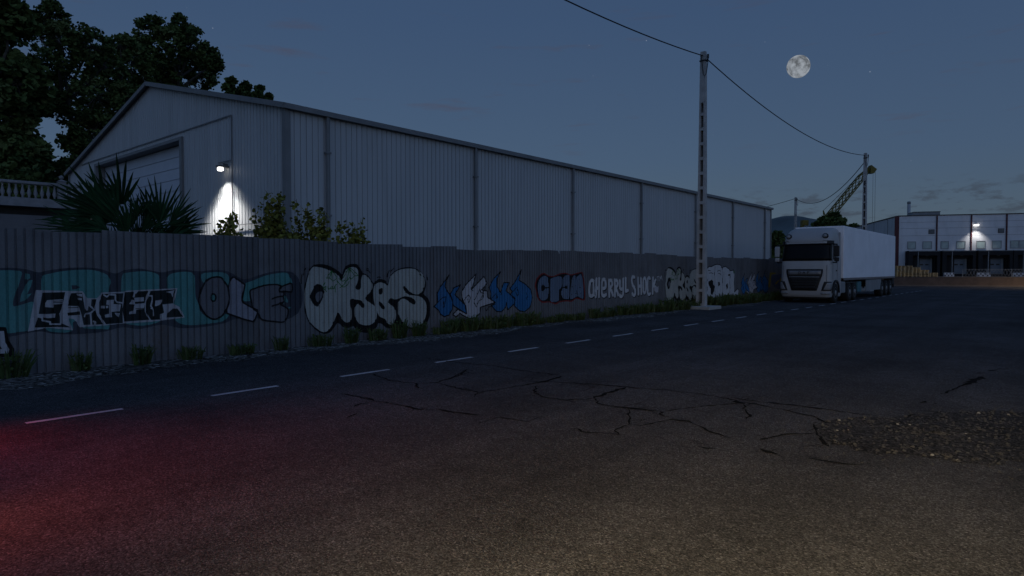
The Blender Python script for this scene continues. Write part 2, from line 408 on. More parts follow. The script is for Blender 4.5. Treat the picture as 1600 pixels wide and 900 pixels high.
ck(1200, 560, 4.0,
   (.02, [(0,275),(150,295),(300,312),(450,335),(600,352),(720,368)]), (.03, [(350,395),(430,430),(520,458)]), (.03, [(320,490),(350,525),(380,552)]), (.02, [(330,485),(440,480)]),
   (.024, [(250,625),(340,640),(430,655),(600,668)]), (.1, [(1230,168),(1270,150),(1340,115)]), (.08, [(1300,95),(1350,92)]), (.05, [(1380,80),(1430,72)]), (.035, [(1430,70),(1510,64)]), (.02, [(1080,225),(1230,165)]), (.05, [(950,280),(985,268)]), (.05, [(1030,290),(1055,284)]),
   (.03, [(860,372),(900,355),(940,348)]), (.02, [(930,330),(1100,335)]), (.05, [(280,408),(305,402)]))
mb = MB(); rv = random.Random(8)
allq = []
for wd, pts in list(cracks):           # hairline side branches
    for (ax, ay), (bx, by) in zip(pts[:-1], pts[1:]):
        if rv.random() < .55:
            u = rv.random(); x, y = ax+(bx-ax)*u, ay+(by-ay)*u; br = [(x, y)]; sx = rv.choice((-1, 1)); sy = rv.choice((-1, 1))
            for _ in range(rv.randint(2, 4)):
                x += sx*rv.uniform(4, 16); y += sy*rv.uniform(.5, 4.5); br.append((x, y))
            cracks.append((.004, br))
for wd, pts in cracks:
    P = [onZ(x, y, 0) for x, y in pts]
    Q = []
    for a, b in zip(P[:-1], P[1:]):
        L = (b-a).length; k = max(1, int(L/.07)); dv = (b-a).normalized(); nv = Vector((-dv.y, dv.x, 0))
        for i in range(k):
            Q.append(a + (b-a)*(i/k) + nv*(rv.gauss(0, .015) if i else 0))
    Q.append(P[-1])
    nq = len(Q); ls, rs = [], []
    for i, q in enumerate(Q):
        dv = (Q[min(i+1, nq-1)]-Q[max(i-1, 0)]); dv = dv.normalized() if dv.length > 0 else Vector((1, 0, 0)); nv = Vector((-dv.y, dv.x, 0))
        ww = (wd*2.5 if wd < .005 else max(.028, wd*1.2))*rv.uniform(.35, 1.2)*(.25 if i in (0, nq-1) else 1)
        ls.append(q+nv*ww*rv.uniform(.3, .7)); rs.append(q-nv*ww*rv.uniform(.3, .7))
    for i in range(nq-1): allq.append([ls[i], ls[i+1], rs[i+1], rs[i]])
zc = .0045
for q in allq:
    zc = .0045 + (zc-.0045+.00002) % .003
    mb.add([(p.x, p.y, zc) for p in q], [(0, 1, 2, 3)])
o = mb.build('asphalt_crack', M['crack']); tag(o, kind='structure')
for p in o.data.polygons:
    if p.normal.z < 0: pass
# the broken patch of loose gravel on the right
G = lambda x, y: onZ(1200+x/4, 560+y/4, 0)
gp = [G(x, y) for x, y in [(300,410),(420,385),(600,362),(760,372),(930,350),(1080,338),(1250,335),(1420,332),(1600,340),(1850,350),(1900,640),(1600,640),(1450,655),(1230,660),(1090,635),(960,610),(800,600),(640,585),(480,555),(380,535),(330,480)]]
cx = sum(p.x for p in gp)/len(gp); cy = sum(p.y for p in gp)/len(gp)
mb = MB(); rv = random.Random(21); ring = []
for a, b in zip(gp, gp[1:]+gp[:1]):
    k = max(2, int((b-a).length/.12))
    for i in range(k):
        q = a+(b-a)*(i/k); ring.append((q.x+rv.gauss(0, .035), q.y+rv.gauss(0, .035)))
n = len(ring); K = 9
vs = []
for j in range(K+1):
    f = 1-j/K
    for x, y in ring:
        vs.append((cx+(x-cx)*f, cy+(y-cy)*f, .004 + (0 if j == 0 else rv.uniform(.0, .012)*min(1, j/2))))
fs = []
for j in range(K):
    for i in range(n):
        i2 = (i+1) % n; fs.append((j*n+i, j*n+i2, (j+1)*n+i2, (j+1)*n+i))
mb.add(vs, fs); tag(mb.build('gravel_patch', M['gravel']), kind='structure')
def stone(mb, x, y, z, r, rv):
    a0 = rv.uniform(0, 6.28); vs = []
    for lv, (rr, h) in enumerate(((1., 0.), (.85, .5), (.35, .85))):
        for k in range(5):
            a = a0+2*pi*k/5; q = r*rr*rv.uniform(.7, 1.2); vs.append((x+cos(a)*q, y+sin(a)*q, z+r*h*rv.uniform(.6, 1.1)))
    fs = [(l*5+k, l*5+(k+1) % 5, (l+1)*5+(k+1) % 5, (l+1)*5+k) for l in range(2) for k in range(5)] + [(10, 11, 12, 13, 14)]
    mb.add(vs, fs)
mb = MB(); rv = random.Random(4)
RP = [(x, y) for x, y in ring]
bx0, bx1 = min(p[0] for p in RP), max(p[0] for p in RP); by0, by1 = min(p[1] for p in RP), max(p[1] for p in RP)
def in_ring(x, y):
    r = False
    for i in range(len(RP)):
        (ax, ay), (bx, by) = RP[i-1], RP[i]
        if (ay > y) != (by > y) and x < (bx-ax)*(y-ay)/(by-ay)+ax: r = not r
    return r
k = 0
while k < 1100:
    x, y = rv.uniform(bx0, bx1), rv.uniform(by0, by1)
    if in_ring(x, y): stone(mb, x, y, .006, rv.choice((.006, .008, .010, .013, .019)), rv); k += 1; mb.cur = 1 if rv.random() < .035 else 0
for _ in range(1500):
    y = rv.uniform(-2, 40); x = -11.05-abs(rv.gauss(0, .5)); 
    if x > FX+.1: stone(mb, x, y, .004, rv.choice((.008, .011, .015, .022)), rv)
for _ in range(350):
    i = rv.randrange(n); f = rv.uniform(.95, 1.4)
    x, y = ring[i]; stone(mb, cx+(x-cx)*f, cy+(y-cy)*f, .0, rv.choice((.005, .007, .010)), rv)
tag(mb.build('gravel', [M['stonebit'], M['stonepale']]), kind='stuff')

# ------------------------------------------------------------------ corrugated fence with graffiti
PER = .117
PROF = [(0., 0.), (.080, 0.), (.087, -.026), (.110, -.026)]
def prof_x(y):
    u = (y % PER)
    pts = PROF + [(PER, 0.)]
    for (a, xa), (b, xb) in zip(pts[:-1], pts[1:]):
        if u <= b: return xa + (xb-xa)*(u-a)/(b-a)
    return 0.
fence = thing('corrugated_fence', 'long grey corrugated metal fence covered in graffiti along the road', 'fence', (FX, 0, 0))
rv = random.Random(17)
NP = 8
k0, k1 = int(-6/(PER*NP)), int(58/(PER*NP))
hprev = 2.28
for p in range(k0, k1):
    top = 2.275 + rv.uniform(-.035, .035) + (.03*sin(p*.35))
    tilt = rv.uniform(-.012, .012)
    ys = []
    for i in range(NP):
        for a, _ in PROF: ys.append((p*NP+i)*PER + a)
    ys.append((p+1)*NP*PER)
    mb = MB(); N = len(ys); vs = []
    y00, y11 = ys[0], ys[-1]
    for y in ys:
        zt = top + tilt*(y-y00)/(y11-y00)*2
        if p == 17 and y > y11-.1: zt -= .10*(1-(y11-y)/.1)
        x = FX+prof_x(y+1e-9)
        vs += [(x, y, -.02), (x, y, zt), (x-.004, y, zt), (x-.004, y, -.02)]
    fs = []
    for i in range(N-1):
        a, b = i*4, (i+1)*4
        fs += [(a, b, b+1, a+1), (a+1, b+1, b+2, a+2), (a+2, b+2, b+3, a+3)]
    fs += [(0, 1, 2, 3), ((N-1)*4, (N-1)*4+3, (N-1)*4+2, (N-1)*4+1)]
    mb.add(vs, fs); mb.build('fence_panel', M['fence'], fence)
for z in (.5, 1.7):
    MB().box(FX-.085, -6, z-.03, FX-.03, 57.5, z+.03).build('fence_rail', M['trim'], fence)

PT = {'dark': paint('paint_dark', (.045,.05,.064)), 'teal': paint('paint_teal', (.08, .225, .22), .25), 'black': paint('paint_black', (.008, .008, .009), .2, .08), 'grey': paint('paint_grey', (.125, .125, .14)), 'lilac': paint('paint_lilac', (.22, .22, .26)),
      'pale': paint('paint_pale', (.37, .37, .40), .12), 'cream': paint('paint_cream', (.34, .345, .32), .12), 'green': paint('paint_green', (.03, .13, .03)), 'blue': paint('paint_blue', (.024, .12, .28)), 'red': paint('paint_red', (.17, .02, .02)),
      'steel': paint('paint_steel', (.11, .15, .215)), 'yellow': paint('paint_yellow', (.30, .21, .02)), 'slate': paint('paint_slate', (.075, .09, .14)), 'white': paint('paint_white', (.45, .46, .48), .12), 'blackgreen': paint('paint_black_wash', (.010, .015, .015), .4)}
PK = list(PT)
def fy(px, py):
    q = onX(px, py, FX); return (q.y, q.z)
def crop(x0, y0, s): return lambda x, y: fy(x0+x/s, y0+y/s)
cA = crop(0, 400, 6.667); cB = crop(160, 400, 6.667); cC = crop(300, 400, 7.825); cD = crop(460, 400, 6.922); cE = crop(670, 410, 6.154); cF = crop(820, 410, 6.667); cG = crop(1030, 400, 8.0); cP = crop(0, 0, 1.)
def smooth(pts, closed=True, k=3):
    n = len(pts); out = []
    rng = range(n) if closed else range(n-1)
    for i in rng:
        g = (lambda j: pts[j % n]) if closed else (lambda j: pts[max(0, min(n-1, j))])
        p0, p1, p2, p3 = g(i-1), g(i), g(i+1), g(i+2)
        for q in range(k):
            u = q/k; u2, u3 = u*u, u*u*u
            out.append(tuple(.5*((2*p1[c]) + (-p0[c]+p2[c])*u + (2*p0[c]-5*p1[c]+4*p2[c]-p3[c])*u2 + (-p0[c]+3*p1[c]-3*p2[c]+p3[c])*u3) for c in (0, 1)))
    if not closed: out.append(pts[-1])
    return out
def stroke(pts, w, closed=False):
    n = len(pts); polys = []
    segs = list(zip(pts, pts[1:])) + ([(pts[-1], pts[0])] if closed else [])
    for (ax, ay), (bx, by) in segs:
        dx, dy = bx-ax, by-ay; L = math.hypot(dx, dy)
        if L < 1e-5: continue
        nx, ny = -dy/L*w/2, dx/L*w/2
        polys.append([(ax+nx, ay+ny), (ax-nx, ay-ny), (bx-nx, by-ny), (bx+nx, by+ny)])
    for x, y in pts:
        polys.append([(x+w/2*.98*cos(a*pi/3+.13), y+w/2*.98*sin(a*pi/3+.13)) for a in range(6)])
    return polys
def inside(x, y, P):
    r = False; n = len(P)
    for i in range(n):
        ax, ay = P[i-1][0], P[i-1][1]; bx, by = P[i][0], P[i][1]
        if (ay > y) != (by > y) and x < (bx-ax)*(y-ay)/(by-ay)+ax: r = not r
    return r
class Piece:
    def __init__(s, base=0): s.layers = []; s.base = base          # (material key, polygons)
    def fill(s, key, *polys): s.layers.append((key, [list(p) for p in polys])); return s
    def line(s, key, w, *paths, closed=False):
        L = []
        for p in paths: L += stroke(p, w, closed)
        s.layers.append((key, L)); return s
    def shift(s, dy):
        q = Piece(s.base); q.layers = [(k, [[(a+dy, b) for a, b in p] for p in P]) for k, P in s.layers]; return q
    def build(s, label=None, ymax=None):
        mb = MB()
        for li, (key, polys) in enumerate(s.layers):
            mb.cur = PK.index(key); vv = []; ff = []
            for p in polys:
                area = sum(p[i-1][0]*p[i][1]-p[i][0]*p[i-1][1] for i in range(len(p)))
                if abs(area) < 1e-7: continue
                if area < 0: p = p[::-1]
                b = len(vv); vv += [Vector(q) for q in p]; ff.append(list(range(b, b+len(p))))
            if not ff: continue
            ed = [(f[i-1], f[i]) for f in ff for i in range(len(f))]
            ov, oe, of, _, _, orig = delaunay_2d_cdt(vv, ed, [], 0, 1e-5)
            eps = .0014*(li+1+s.base)
            PB = [([vv[i] for i in f], min(vv[i][0] for i in f), max(vv[i][0] for i in f), min(vv[i][1] for i in f), max(vv[i][1] for i in f)) for f in ff]
            for f in of:
                poly = [(ov[i][0], ov[i][1]) for i in f]
                gx = sum(q[0] for q in poly)/len(poly); gy = sum(q[1] for q in poly)/len(poly)
                if not any(a <= gx <= b and c <= gy <= d and inside(gx, gy, P) for P, a, b, c, d in PB): continue
                y0 = min(q[0] for q in poly); y1 = max(q[0] for q in poly)
                cuts = []
                k = math.floor(y0/PER)
                while k*PER <= y1:
                    for a, _ in PROF:
                        c = k*PER+a
                        if y0+1e-6 < c < y1-1e-6: cuts.append(c)
                    k += 1
                rest = poly
                for c in cuts+[None]:
                    if c is None: part, rest = rest, []
                    else:
                        part, nr = [], []
                        for i in range(len(rest)):
                            p, q = rest[i-1], rest[i]
                            if (p[0] < c) != (q[0] < c):
                                u = (c-p[0])/(q[0]-p[0]); m = (c, p[1]+(q[1]-p[1])*u); part.append(m); nr.append(m)
                            (part if q[0] < c else nr).append(q)
                        rest = nr
                    if len(part) >= 3:
                        mb.add([(FX+prof_x(q[0])+eps, q[0], q[1]) for q in part], [tuple(range(len(part)))])
        o = mb.build('graffiti', [PT[k] for k in PK], fence, fix=False)
        if label: o['label'] = label
        return o
def tr(c, *pts): return [c(x, y) for x, y in pts]
def pairs(sx): 
    v = [float(a) for a in sx.replace(',', ' ').split()]; return list(zip(v[::2], v[1::2]))
def T(c, sx): return [c(x, y) for x, y in pairs(sx)]

# --- teal throw-up
g = Piece()
g.fill('dark', smooth(T(cA, '-300 150 0 125 150 125 280 140 400 170 500 150 700 125 900 120 1050 135 1150 170 1220 180 1300 145 1450 130') + T(cB, '450 140 620 170 720 150 850 140 1000 160 1100 150 1200 145 1320 165') + T(cC, '600 275 700 275 850 225 1000 190 1100 185 1230 200 1310 290 1345 400 1350 560 1310 680 1240 740 1150 775 900 775 700 750 500 780 400 820 200 860 0 880') + T(cB, '800 750 620 715 400 760 250 745') + T(cA, '1233 750 1100 785 950 805 780 815 560 810 420 785 250 810 100 840 -300 860')))
g.fill('teal', smooth(T(cA, '-300 170 0 150 130 150 225 165 215 230 190 320 150 420 135 490 150 525 250 500 350 480 345 600 320 760 200 790 100 805 -100 815 -300 830')),
       T(cA, '265 180 310 190 315 230 290 245 262 240'), T(cA, '300 255 340 250 320 320 280 400 330 390 270 460 205 480 220 400 260 320'),
       smooth(T(cA, '440 215 520 185 640 160 800 145 950 145 1060 170 1130 210 1155 270 1140 340 1130 500 1150 740 1050 760 900 755 860 740 830 680 760 690 760 770 700 795 600 795 480 765 430 600 430 350')),
       smooth(T(cB, '195 330 210 195 290 170 400 160 500 165 580 195 600 250 600 360 640 500 640 640 550 700 420 725 300 715 215 690 190 600')),
       smooth(T(cB, '680 300 680 220 720 185 830 165 920 170 960 205 965 300 970 420 1000 500 1040 600 1150 660 1220 650 1310 590 1310 630 1250 680 1100 705 950 720 830 710 760 670 740 600 690 420')),
       smooth(T(cB, '1030 190 1150 170 1240 170 1300 190 1320 240 1300 330 1200 240 1100 230 1050 280')),
       smooth(T(cC, '650 340 750 300 900 240 1050 210 1150 205 1195 250 1225 330 1160 350 1090 370 1000 345 850 370 720 420 705 470 720 545 625 550 610 520 630 430')),
       T(cC, '1115 490 1140 480 1175 550 1170 570 1145 565'), T(cC, '1085 575 1125 560 1130 585'), T(cC, '1175 630 1205 618 1212 635 1190 648'))
g.fill('dark', T(cA, '745 305 800 305 835 325 800 345 750 350'))
g.build('faded teal letters with a dark outline')
# --- black and white panel lettering
g = Piece(4)
g.fill('pale', T(cA, '375 355 860 368 910 440 1010 440 1065 380 1290 372 1310 362 1480 352') + T(cB, '480 350 780 335 745 500 800 530 830 580 855 640 620 672 480 687 220 702') + T(cA, '1100 722 830 742 800 690 760 655 715 650 760 772 720 770 500 747 290 787'))
g.fill('blackgreen', T(cA, '440 382 678 376 640 560 615 600 640 700 740 745 600 738 365 746 402 600'), T(cA, '740 387 853 382 885 560 925 520 935 452 1003 450 985 540 1010 620 1080 712 870 718 850 620 820 522 705 518'), T(cA, '700 592 830 577 835 612 708 622'),
       T(cA, '1068 395 1283 387 1272 500 1278 698 1102 710 1032 600 1032 480'), T(cB, '240 376 478 362 438 480 440 580 488 664 228 684 205 560'), T(cB, '500 364 762 348 735 493 625 505 640 590 600 610 610 662 505 666 452 580 458 480'), T(cB, '665 642 682 592 730 548 780 546 820 600 840 632'))
g.fill('pale', T(cA, '490 460 655 450 650 498 560 505 560 538 470 532 470 490'), T(cA, '384 603 485 605 577 600 570 642 500 647 445 640 384 630'), T(cA, '795 390 853 396 855 425 812 415'), T(cA, '810 436 850 438 852 462 815 456'),
       T(cA, '1110 460 1185 455 1180 500 1260 505 1245 575 1160 582 1165 636 1095 640 1090 612 1140 600 1140 515 1105 505'), T(cA, '1050 520 1088 518 1090 546 1052 546'), T(cA, '1100 520 1126 518 1126 542 1102 544'), T(cA, '1192 590 1246 596 1236 636 1202 612'),
       T(cB, '330 435 430 430 430 470 336 480'), T(cB, '275 500 310 455 330 460 340 500 440 490 430 550 350 560 345 600 275 606 280 580 322 570 332 505'), T(cB, '550 465 622 455 612 500 560 522 545 522'), T(cB, '660 375 755 355 730 430 712 388'),
       [cB(630+33*cos(a*pi/6), 632+33*sin(a*pi/6)) for a in range(12)])
g.line('pale', .026, T(cA, '385 630 440 642 440 672 520 686 520 710 632 710 632 602'), T(cA, '905 562 918 455 942 458 935 520 985 562 940 592 950 715'), T(cA, '880 630 890 605 950 590'), T(cA, '1080 405 1110 425 1140 402 1200 405 1200 460 1225 482 1276 490'),
       T(cB, '325 425 335 366'), T(cB, '345 385 360 366'), T(cB, '490 415 515 415 520 450 502 520 530 560 535 620'), T(cB, '505 545 520 545'), T(cA, '550 492 660 488'), T(cA, '972 680 990 685 990 712'))
g.line('blackgreen', .012, T(cA, '560 470 650 468'), T(cA, '560 486 650 486'), T(cB, '340 480 440 478'), T(cB, '345 548 430 545'), T(cA, '710 540 815 535'))
g.build('black block letters outlined in white over the teal ones')
# --- piece cut by the left edge
Piece(4).fill('black', T(cP, '-60 509 9 511 12 520 14 532 22 545 22 557 -60 560')).fill('pale', T(cP, '-60 517 6 517 8 535 15 546 14 552 -60 554')).fill('black', T(cP, '-20 540 -2 538 3 545 -4 546')).build('end of a white piece with a heavy black outline')
# --- OLE
g = Piece(4)
O1 = smooth(T(cC, '85 540 100 450 140 350 200 285 270 258 350 262 400 320 440 390 460 500 440 600 390 700 330 755 260 772 190 740 130 670 95 600'))
L1 = T(cC, '495 258 520 262 560 290 645 350 640 380 610 530 630 575 720 625 805 665 800 690 760 795 740 800 640 775 425 700 420 660 460 520 440 390 470 290')
E1 = smooth(T(cC, '705 440 760 400 880 360 1000 348 1060 355 1095 375 1065 410 1070 435 1120 445 1120 480 1110 495 1125 545 1100 580 1090 600 1150 630 1175 680 1130 800 1000 800 880 785 835 760 805 690 745 630'))
E2 = T(cC, '1062 405 1100 370 1200 332 1218 342 1225 400 1215 440 1120 430 1075 440')
Oh = [cC(260+28*cos(a*pi/8), 508+45*sin(a*pi/8)) for a in range(16)]
g.fill('grey', O1, E1, E2).fill('teal', Oh).fill('lilac', L1)
g.line('black', .032, O1, L1, E1, E2, closed=True).line('black', .032, Oh, closed=True)
g.line('black', .032, T(cC, '975 525 1040 500 1115 490'), T(cC, '975 612 1050 590 1110 563'), T(cC, '1118 440 1120 485'))
g.build('grey letters with thin black outlines beside the teal ones')
# --- big cream bubble letters
bub = Piece()
bub.fill('black', smooth(T(cD, '105 480 110 350 135 220 165 140 205 100 260 88 330 92 400 115 480 165 515 200 530 150 570 100 640 85 690 100 740 180 790 205 840 270 860 290 900 255 940 250 985 265 1010 300 1020 250 1060 185 1130 140 1220 120 1300 130 1370 170 1410 240 1425 320 1400 410 1440 450 1470 530 1470 620 1440 710 1385 785 1280 790 1180 775 1120 745 1070 775 1000 780 960 745 910 725 890 770 830 820 760 830 690 810 640 760 590 778 530 770 470 725 420 790 370 835 310 840 240 805 165 730 125 640')))
bub.fill('cream', smooth(T(cD, '115 480 120 350 145 225 175 150 205 118 260 120 340 140 420 175 480 215 510 275 530 210 560 150 600 125 650 120 685 150 695 220 680 290 660 330 665 358 700 366 720 335 720 260 740 205 780 215 820 260 845 310 835 370 800 410 770 445 770 470 810 500 860 535 890 580 885 680 840 735 780 750 710 735 670 690 655 620 660 550 690 515 725 555 752 560 755 520 720 480 660 470 620 460 605 500 620 600 615 690 570 720 530 700 500 650 480 615 460 625 430 700 380 790 320 825 250 790 175 720 135 640'), k=2),
         smooth(T(cD, '1012 320 1030 240 1080 180 1150 145 1250 135 1330 150 1390 200 1410 290 1390 370 1340 415 1280 405 1230 370 1200 330 1175 330 1185 370 1240 420 1340 432 1400 470 1430 540 1425 630 1390 720 1320 775 1240 765 1170 710 1125 620 1120 520 1150 470 1200 465 1260 510 1300 525 1310 490 1270 450 1190 435 1130 460 1080 470 1040 455 1010 500 1060 540 1095 590 1095 680 1060 740 1015 735 980 680 930 660 895 610 875 540 858 480 853 400 860 330 890 297 930 284 980 300'), k=2))
bub.fill('black', smooth(T(cD, '170 430 200 360 230 310 265 303 300 325 325 380 315 430 285 500 255 545 220 535 185 490')), smooth(T(cD, '920 360 945 345 957 370 945 410 925 415 915 390')), smooth(T(cD, '915 490 950 515 975 550 970 575 945 570 925 540')))
bub.fill('grey', smooth(T(cD, '225 440 240 400 275 385 300 390 300 430 265 495 240 490')))
bub.line('black', .022, T(cD, '80 200 72 250 76 300'), T(cD, '120 135 108 165 95 205'), T(cD, '775 150 800 160 820 185'), T(cD, '1005 225 1010 190 1025 155'), T(cD, '1035 180 1050 155 1080 128'), T(cD, '895 232 910 226 930 230'), T(cD, '1325 150 1350 175 1368 212'), T(cD, '1430 200 1440 260'), T(cD, '785 135 800 142'))
bub.line('green', .017, smooth(T(cD, '345 240 362 215 380 190 402 160 430 190 452 225 455 240 420 270 405 262 380 240 345 240'), False), T(cD, '402 160 400 205 412 268'), T(cD, '402 160 378 240'), smooth(T(cD, '525 235 560 180 590 130 640 160 685 210 650 215 612 250 600 228 572 262 540 290'), False), T(cD, '590 130 610 248'), T(cD, '590 130 570 262'), T(cD, '590 130 650 214'),
         smooth(T(cD, '455 240 470 280 500 315 530 335 565 320 590 275'), False), smooth(T(cD, '480 240 500 262 530 270 560 240'), False), smooth(T(cD, '488 345 520 320 550 290 545 265'), False),
         T(cD, '330 285 312 330'), T(cD, '302 330 345 385'), T(cD, '318 345 340 325 335 360'), T(cD, '362 318 372 360 390 345'), smooth(T(cD, '395 335 392 355 405 352 408 330 402 325'), False), smooth(T(cD, '418 330 415 352 428 350 432 328'), False), T(cD, '440 390 438 318 455 305'))
bub.build('big cream bubble letters with thick black shadow and green doodle')
# --- blue and white wild letters
wild = Piece()
b1 = T(cE, '50 425 85 385 80 300 110 235 160 170 195 120 165 180 155 230 180 280 210 325 230 385 225 450 195 505 150 522 115 500 90 455')
b2 = T(cE, '205 305 240 245 305 215 280 260 250 310 300 360 355 415 365 495 290 450 235 415 230 370 215 330')
p1 = T(cE, '310 290 360 210 455 110 430 200 410 260 530 135 560 200 510 265 560 275 565 335 640 385 560 410 500 430 490 490 450 530 390 540 330 510 300 490 260 525 230 500 280 450 365 495 355 415 330 375')
b3 = T(cE, '580 240 620 160 690 90 660 150 655 230 690 290 720 195 775 195 740 270 785 310 830 345 820 400 760 455 745 385 740 430 700 475 650 470 600 415 640 385 590 350 600 300')
b4 = T(cE, '780 250 830 185 890 70 865 170 930 210 980 260 995 340 975 430 920 475 870 465 820 415 830 360 785 305 800 280')
wild.fill('blue', b1, b2, b3, b4).fill('pale', p1).line('black', .034, b1, b2, p1, b3, b4, closed=True)
wild.line('black', .022, T(cE, '85 385 130 340 165 330 150 420 140 440 145 380'), T(cE, '330 375 380 310 400 340 385 385 370 350'), T(cE, '410 260 425 275'), T(cE, '440 360 470 300 490 250 500 290 530 300 520 350 480 370 455 430 435 380'), T(cE, '600 350 650 295 660 340 640 345'), T(cE, '690 290 705 300 690 310'), T(cE, '785 305 850 235 865 300 850 325 835 285'), T(cE, '935 290 950 330 945 360 935 340'), T(cE, '540 440 555 465 575 430 640 400'), T(cE, '735 195 780 197'), T(cE, '500 265 545 230 500 350'))
wild.build('blue and white spiky wild lettering')
# --- red edged letters
g = Piece()
ro = smooth(T(cE, '1020 220 1040 150 1100 100 1150 125 1200 130 1260 105 1320 100 1370 115 1460 92 1485 110 1500 240 1505 350 1480 365 1420 350 1370 380 1330 375 1260 385 1220 405 1160 385 1090 388 1045 340 1030 270'))
g.fill('red', ro)
cyx = sum(p[0] for p in ro)/len(ro); czx = sum(p[1] for p in ro)/len(ro)
g.fill('black', smooth(T(cE, '1030 222 1050 158 1100 112 1150 135 1200 140 1260 117 1320 110 1368 126 1455 102 1475 118 1490 240 1494 343 1476 352 1420 338 1370 367 1330 363 1258 372 1218 390 1168 374 1092 374 1055 335 1040 270')))
g.fill('steel', smooth(T(cE, '1047 250 1062 170 1105 130 1142 145 1152 200 1152 300 1135 350 1100 365 1066 345')), smooth(T(cE, '1166 200 1182 152 1276 138 1280 230 1250 270 1252 360 1205 378 1170 365')), smooth(T(cE, '1288 240 1292 152 1328 122 1356 145 1350 330 1328 352 1288 342 1274 290')), smooth(T(cE, '1372 180 1398 124 1420 140 1462 114 1478 170 1488 335 1460 340 1430 325 1400 340 1372 352 1358 335')))
g.fill('black', smooth(T(cE, '1080 245 1095 212 1120 240 1102 277 1085 270')), T(cE, '1118 240 1155 236 1155 247 1118 252'), smooth(T(cE, '1300 240 1328 222 1332 256')), T(cE, '1280 236 1310 236 1310 246 1280 246'), *[[cE(x+4.5*cos(a), y+4.5*sin(a)) for a in (0, 1.05, 2.1, 3.14, 4.2, 5.2)] for x, y in ((1385, 165), (1415, 160), (1445, 162), (1380, 235), (1412, 225), (1455, 240), (1375, 310), (1415, 300), (1460, 300))])
g.line('black', .03, T(cE, '1432 330 1420 270'), T(cE, '1412 128 1416 150'))
g.build('steel blue letters on black with a red edge')
# --- white stroke words
g = Piece()
words = [smooth(T(cF, '722 200 700 186 682 205 672 260 674 330 690 352 712 340'), False), T(cF, '718 205 720 335'), T(cF, '746 170 741 358'), T(cF, '776 170 771 358'), T(cF, '745 268 775 266'),
         smooth(T(cF, '800 272 840 262 838 190 815 178 802 220 802 320 822 350 846 335'), False), T(cF, '876 182 880 355'), smooth(T(cF, '878 190 905 190 910 240 884 268 905 300 918 342'), False), T(cF, '936 182 940 352'), smooth(T(cF, '938 190 962 190 966 240 944 268 960 295 972 338'), False),
         smooth(T(cF, '990 190 990 255 1005 280 1020 270'), False), smooth(T(cF, '1028 172 1024 320 1005 358 988 340'), False), T(cF, '1050 165 1050 300 1074 292'),
         smooth(T(cF, '1140 155 1122 150 1114 190 1124 235 1146 275 1150 325 1138 345 1120 325'), False), T(cF, '1180 160 1184 332'), T(cF, '1210 165 1214 328'), T(cF, '1182 248 1212 246'), smooth([cF(1248+16*cos(a*pi/4), 240+80*sin(a*pi/4)) for a in range(9)], False), smooth(T(cF, '1304 170 1290 158 1278 200 1280 300 1292 335 1306 325'), False), T(cF, '1335 160 1332 325'), T(cF, '1362 182 1342 240 1385 285')]
wd2 = [[(a+.03, b-.035) for a, b in p] for p in words]
g.line('black', .13, *wd2).line('white', .125, *words)
g.line('white', .035, T(cF, '1376 152 1396 147'), T(cF, '1386 150 1387 190'), T(cF, '1404 190 1408 148 1415 172 1424 142 1430 182'))
g.line('black', .02, T(cF, '720 180 735 350'), T(cF, '792 180 790 350'), T(cF, '857 180 862 340'), T(cF, '922 190 928 330'), T(cF, '978 190 980 340'))
g.fill('pale', T(cF, '1345 262 1395 250 1392 300 1375 318 1352 300'))
g.build('two words in white brush letters with black shadow')
# --- white blocky letters right of the pole
g = Piece(7)
blk = T(cG, '585 170 600 150 625 130 650 134 690 112 720 105 750 108 770 120 775 145 790 150 800 138 830 130 845 148 870 160 880 185 905 182 930 175 940 230 932 330 940 450 975 410 990 420 985 490 940 515 900 535 875 510 850 500 840 525 820 530 790 510 765 525 740 540 700 545 655 560 640 535 620 520 605 490 590 470 600 420 588 360 596 300 582 240')
g.fill('white', blk).line('black', .04, blk, closed=True)
g.fill('black', T(cG, '612 320 655 295 675 320 670 350 692 380 682 440 660 490 640 468 640 410 612 350'), T(cG, '732 330 750 318 757 360 740 382'), T(cG, '833 360 850 340 857 390 840 427'), T(cG, '855 232 888 222 882 247 860 247'))
g.line('black', .03, T(cG, '697 130 690 220 694 300 690 400 704 530'), T(cG, '790 155 795 230 788 300 792 400 785 500'), T(cG, '880 190 885 260 876 330 882 400 872 480'), T(cG, '725 190 750 178 765 190'), T(cG, '735 215 760 222 770 240'), T(cG, '610 180 640 185'), T(cG, '620 215 650 210 670 220'), T(cG, '590 260 600 300 590 340 600 400'))
g.fill('green', T(cG, '920 185 936 180 938 205 928 225'))
g.build('white blocky letters with black cracks and holes')
dyr = fy(1039.4, 450)[0]-fy(475.3, 450)[0]
bub.shift(dyr).build('repeat of the cream bubble letters half hidden by the pole')
wild.shift(fy(1157.5, 445)[0]-fy(678.5, 445)[0]).build('repeat of the blue and white lettering near the truck')
g = Piece()
g.fill('slate', smooth(T(cG, '1400 250 1470 235 1545 225 1560 300 1550 400 1490 412 1450 390 1400 330')))
g.fill('yellow', T(cG, '1358 390 1385 205 1455 208 1465 220 1405 232 1382 392'), T(cG, '1448 345 1490 298 1500 310 1460 358'), T(cG, '1505 300 1520 258 1535 330 1520 335'))
g.build('yellow and slate piece beside the truck')

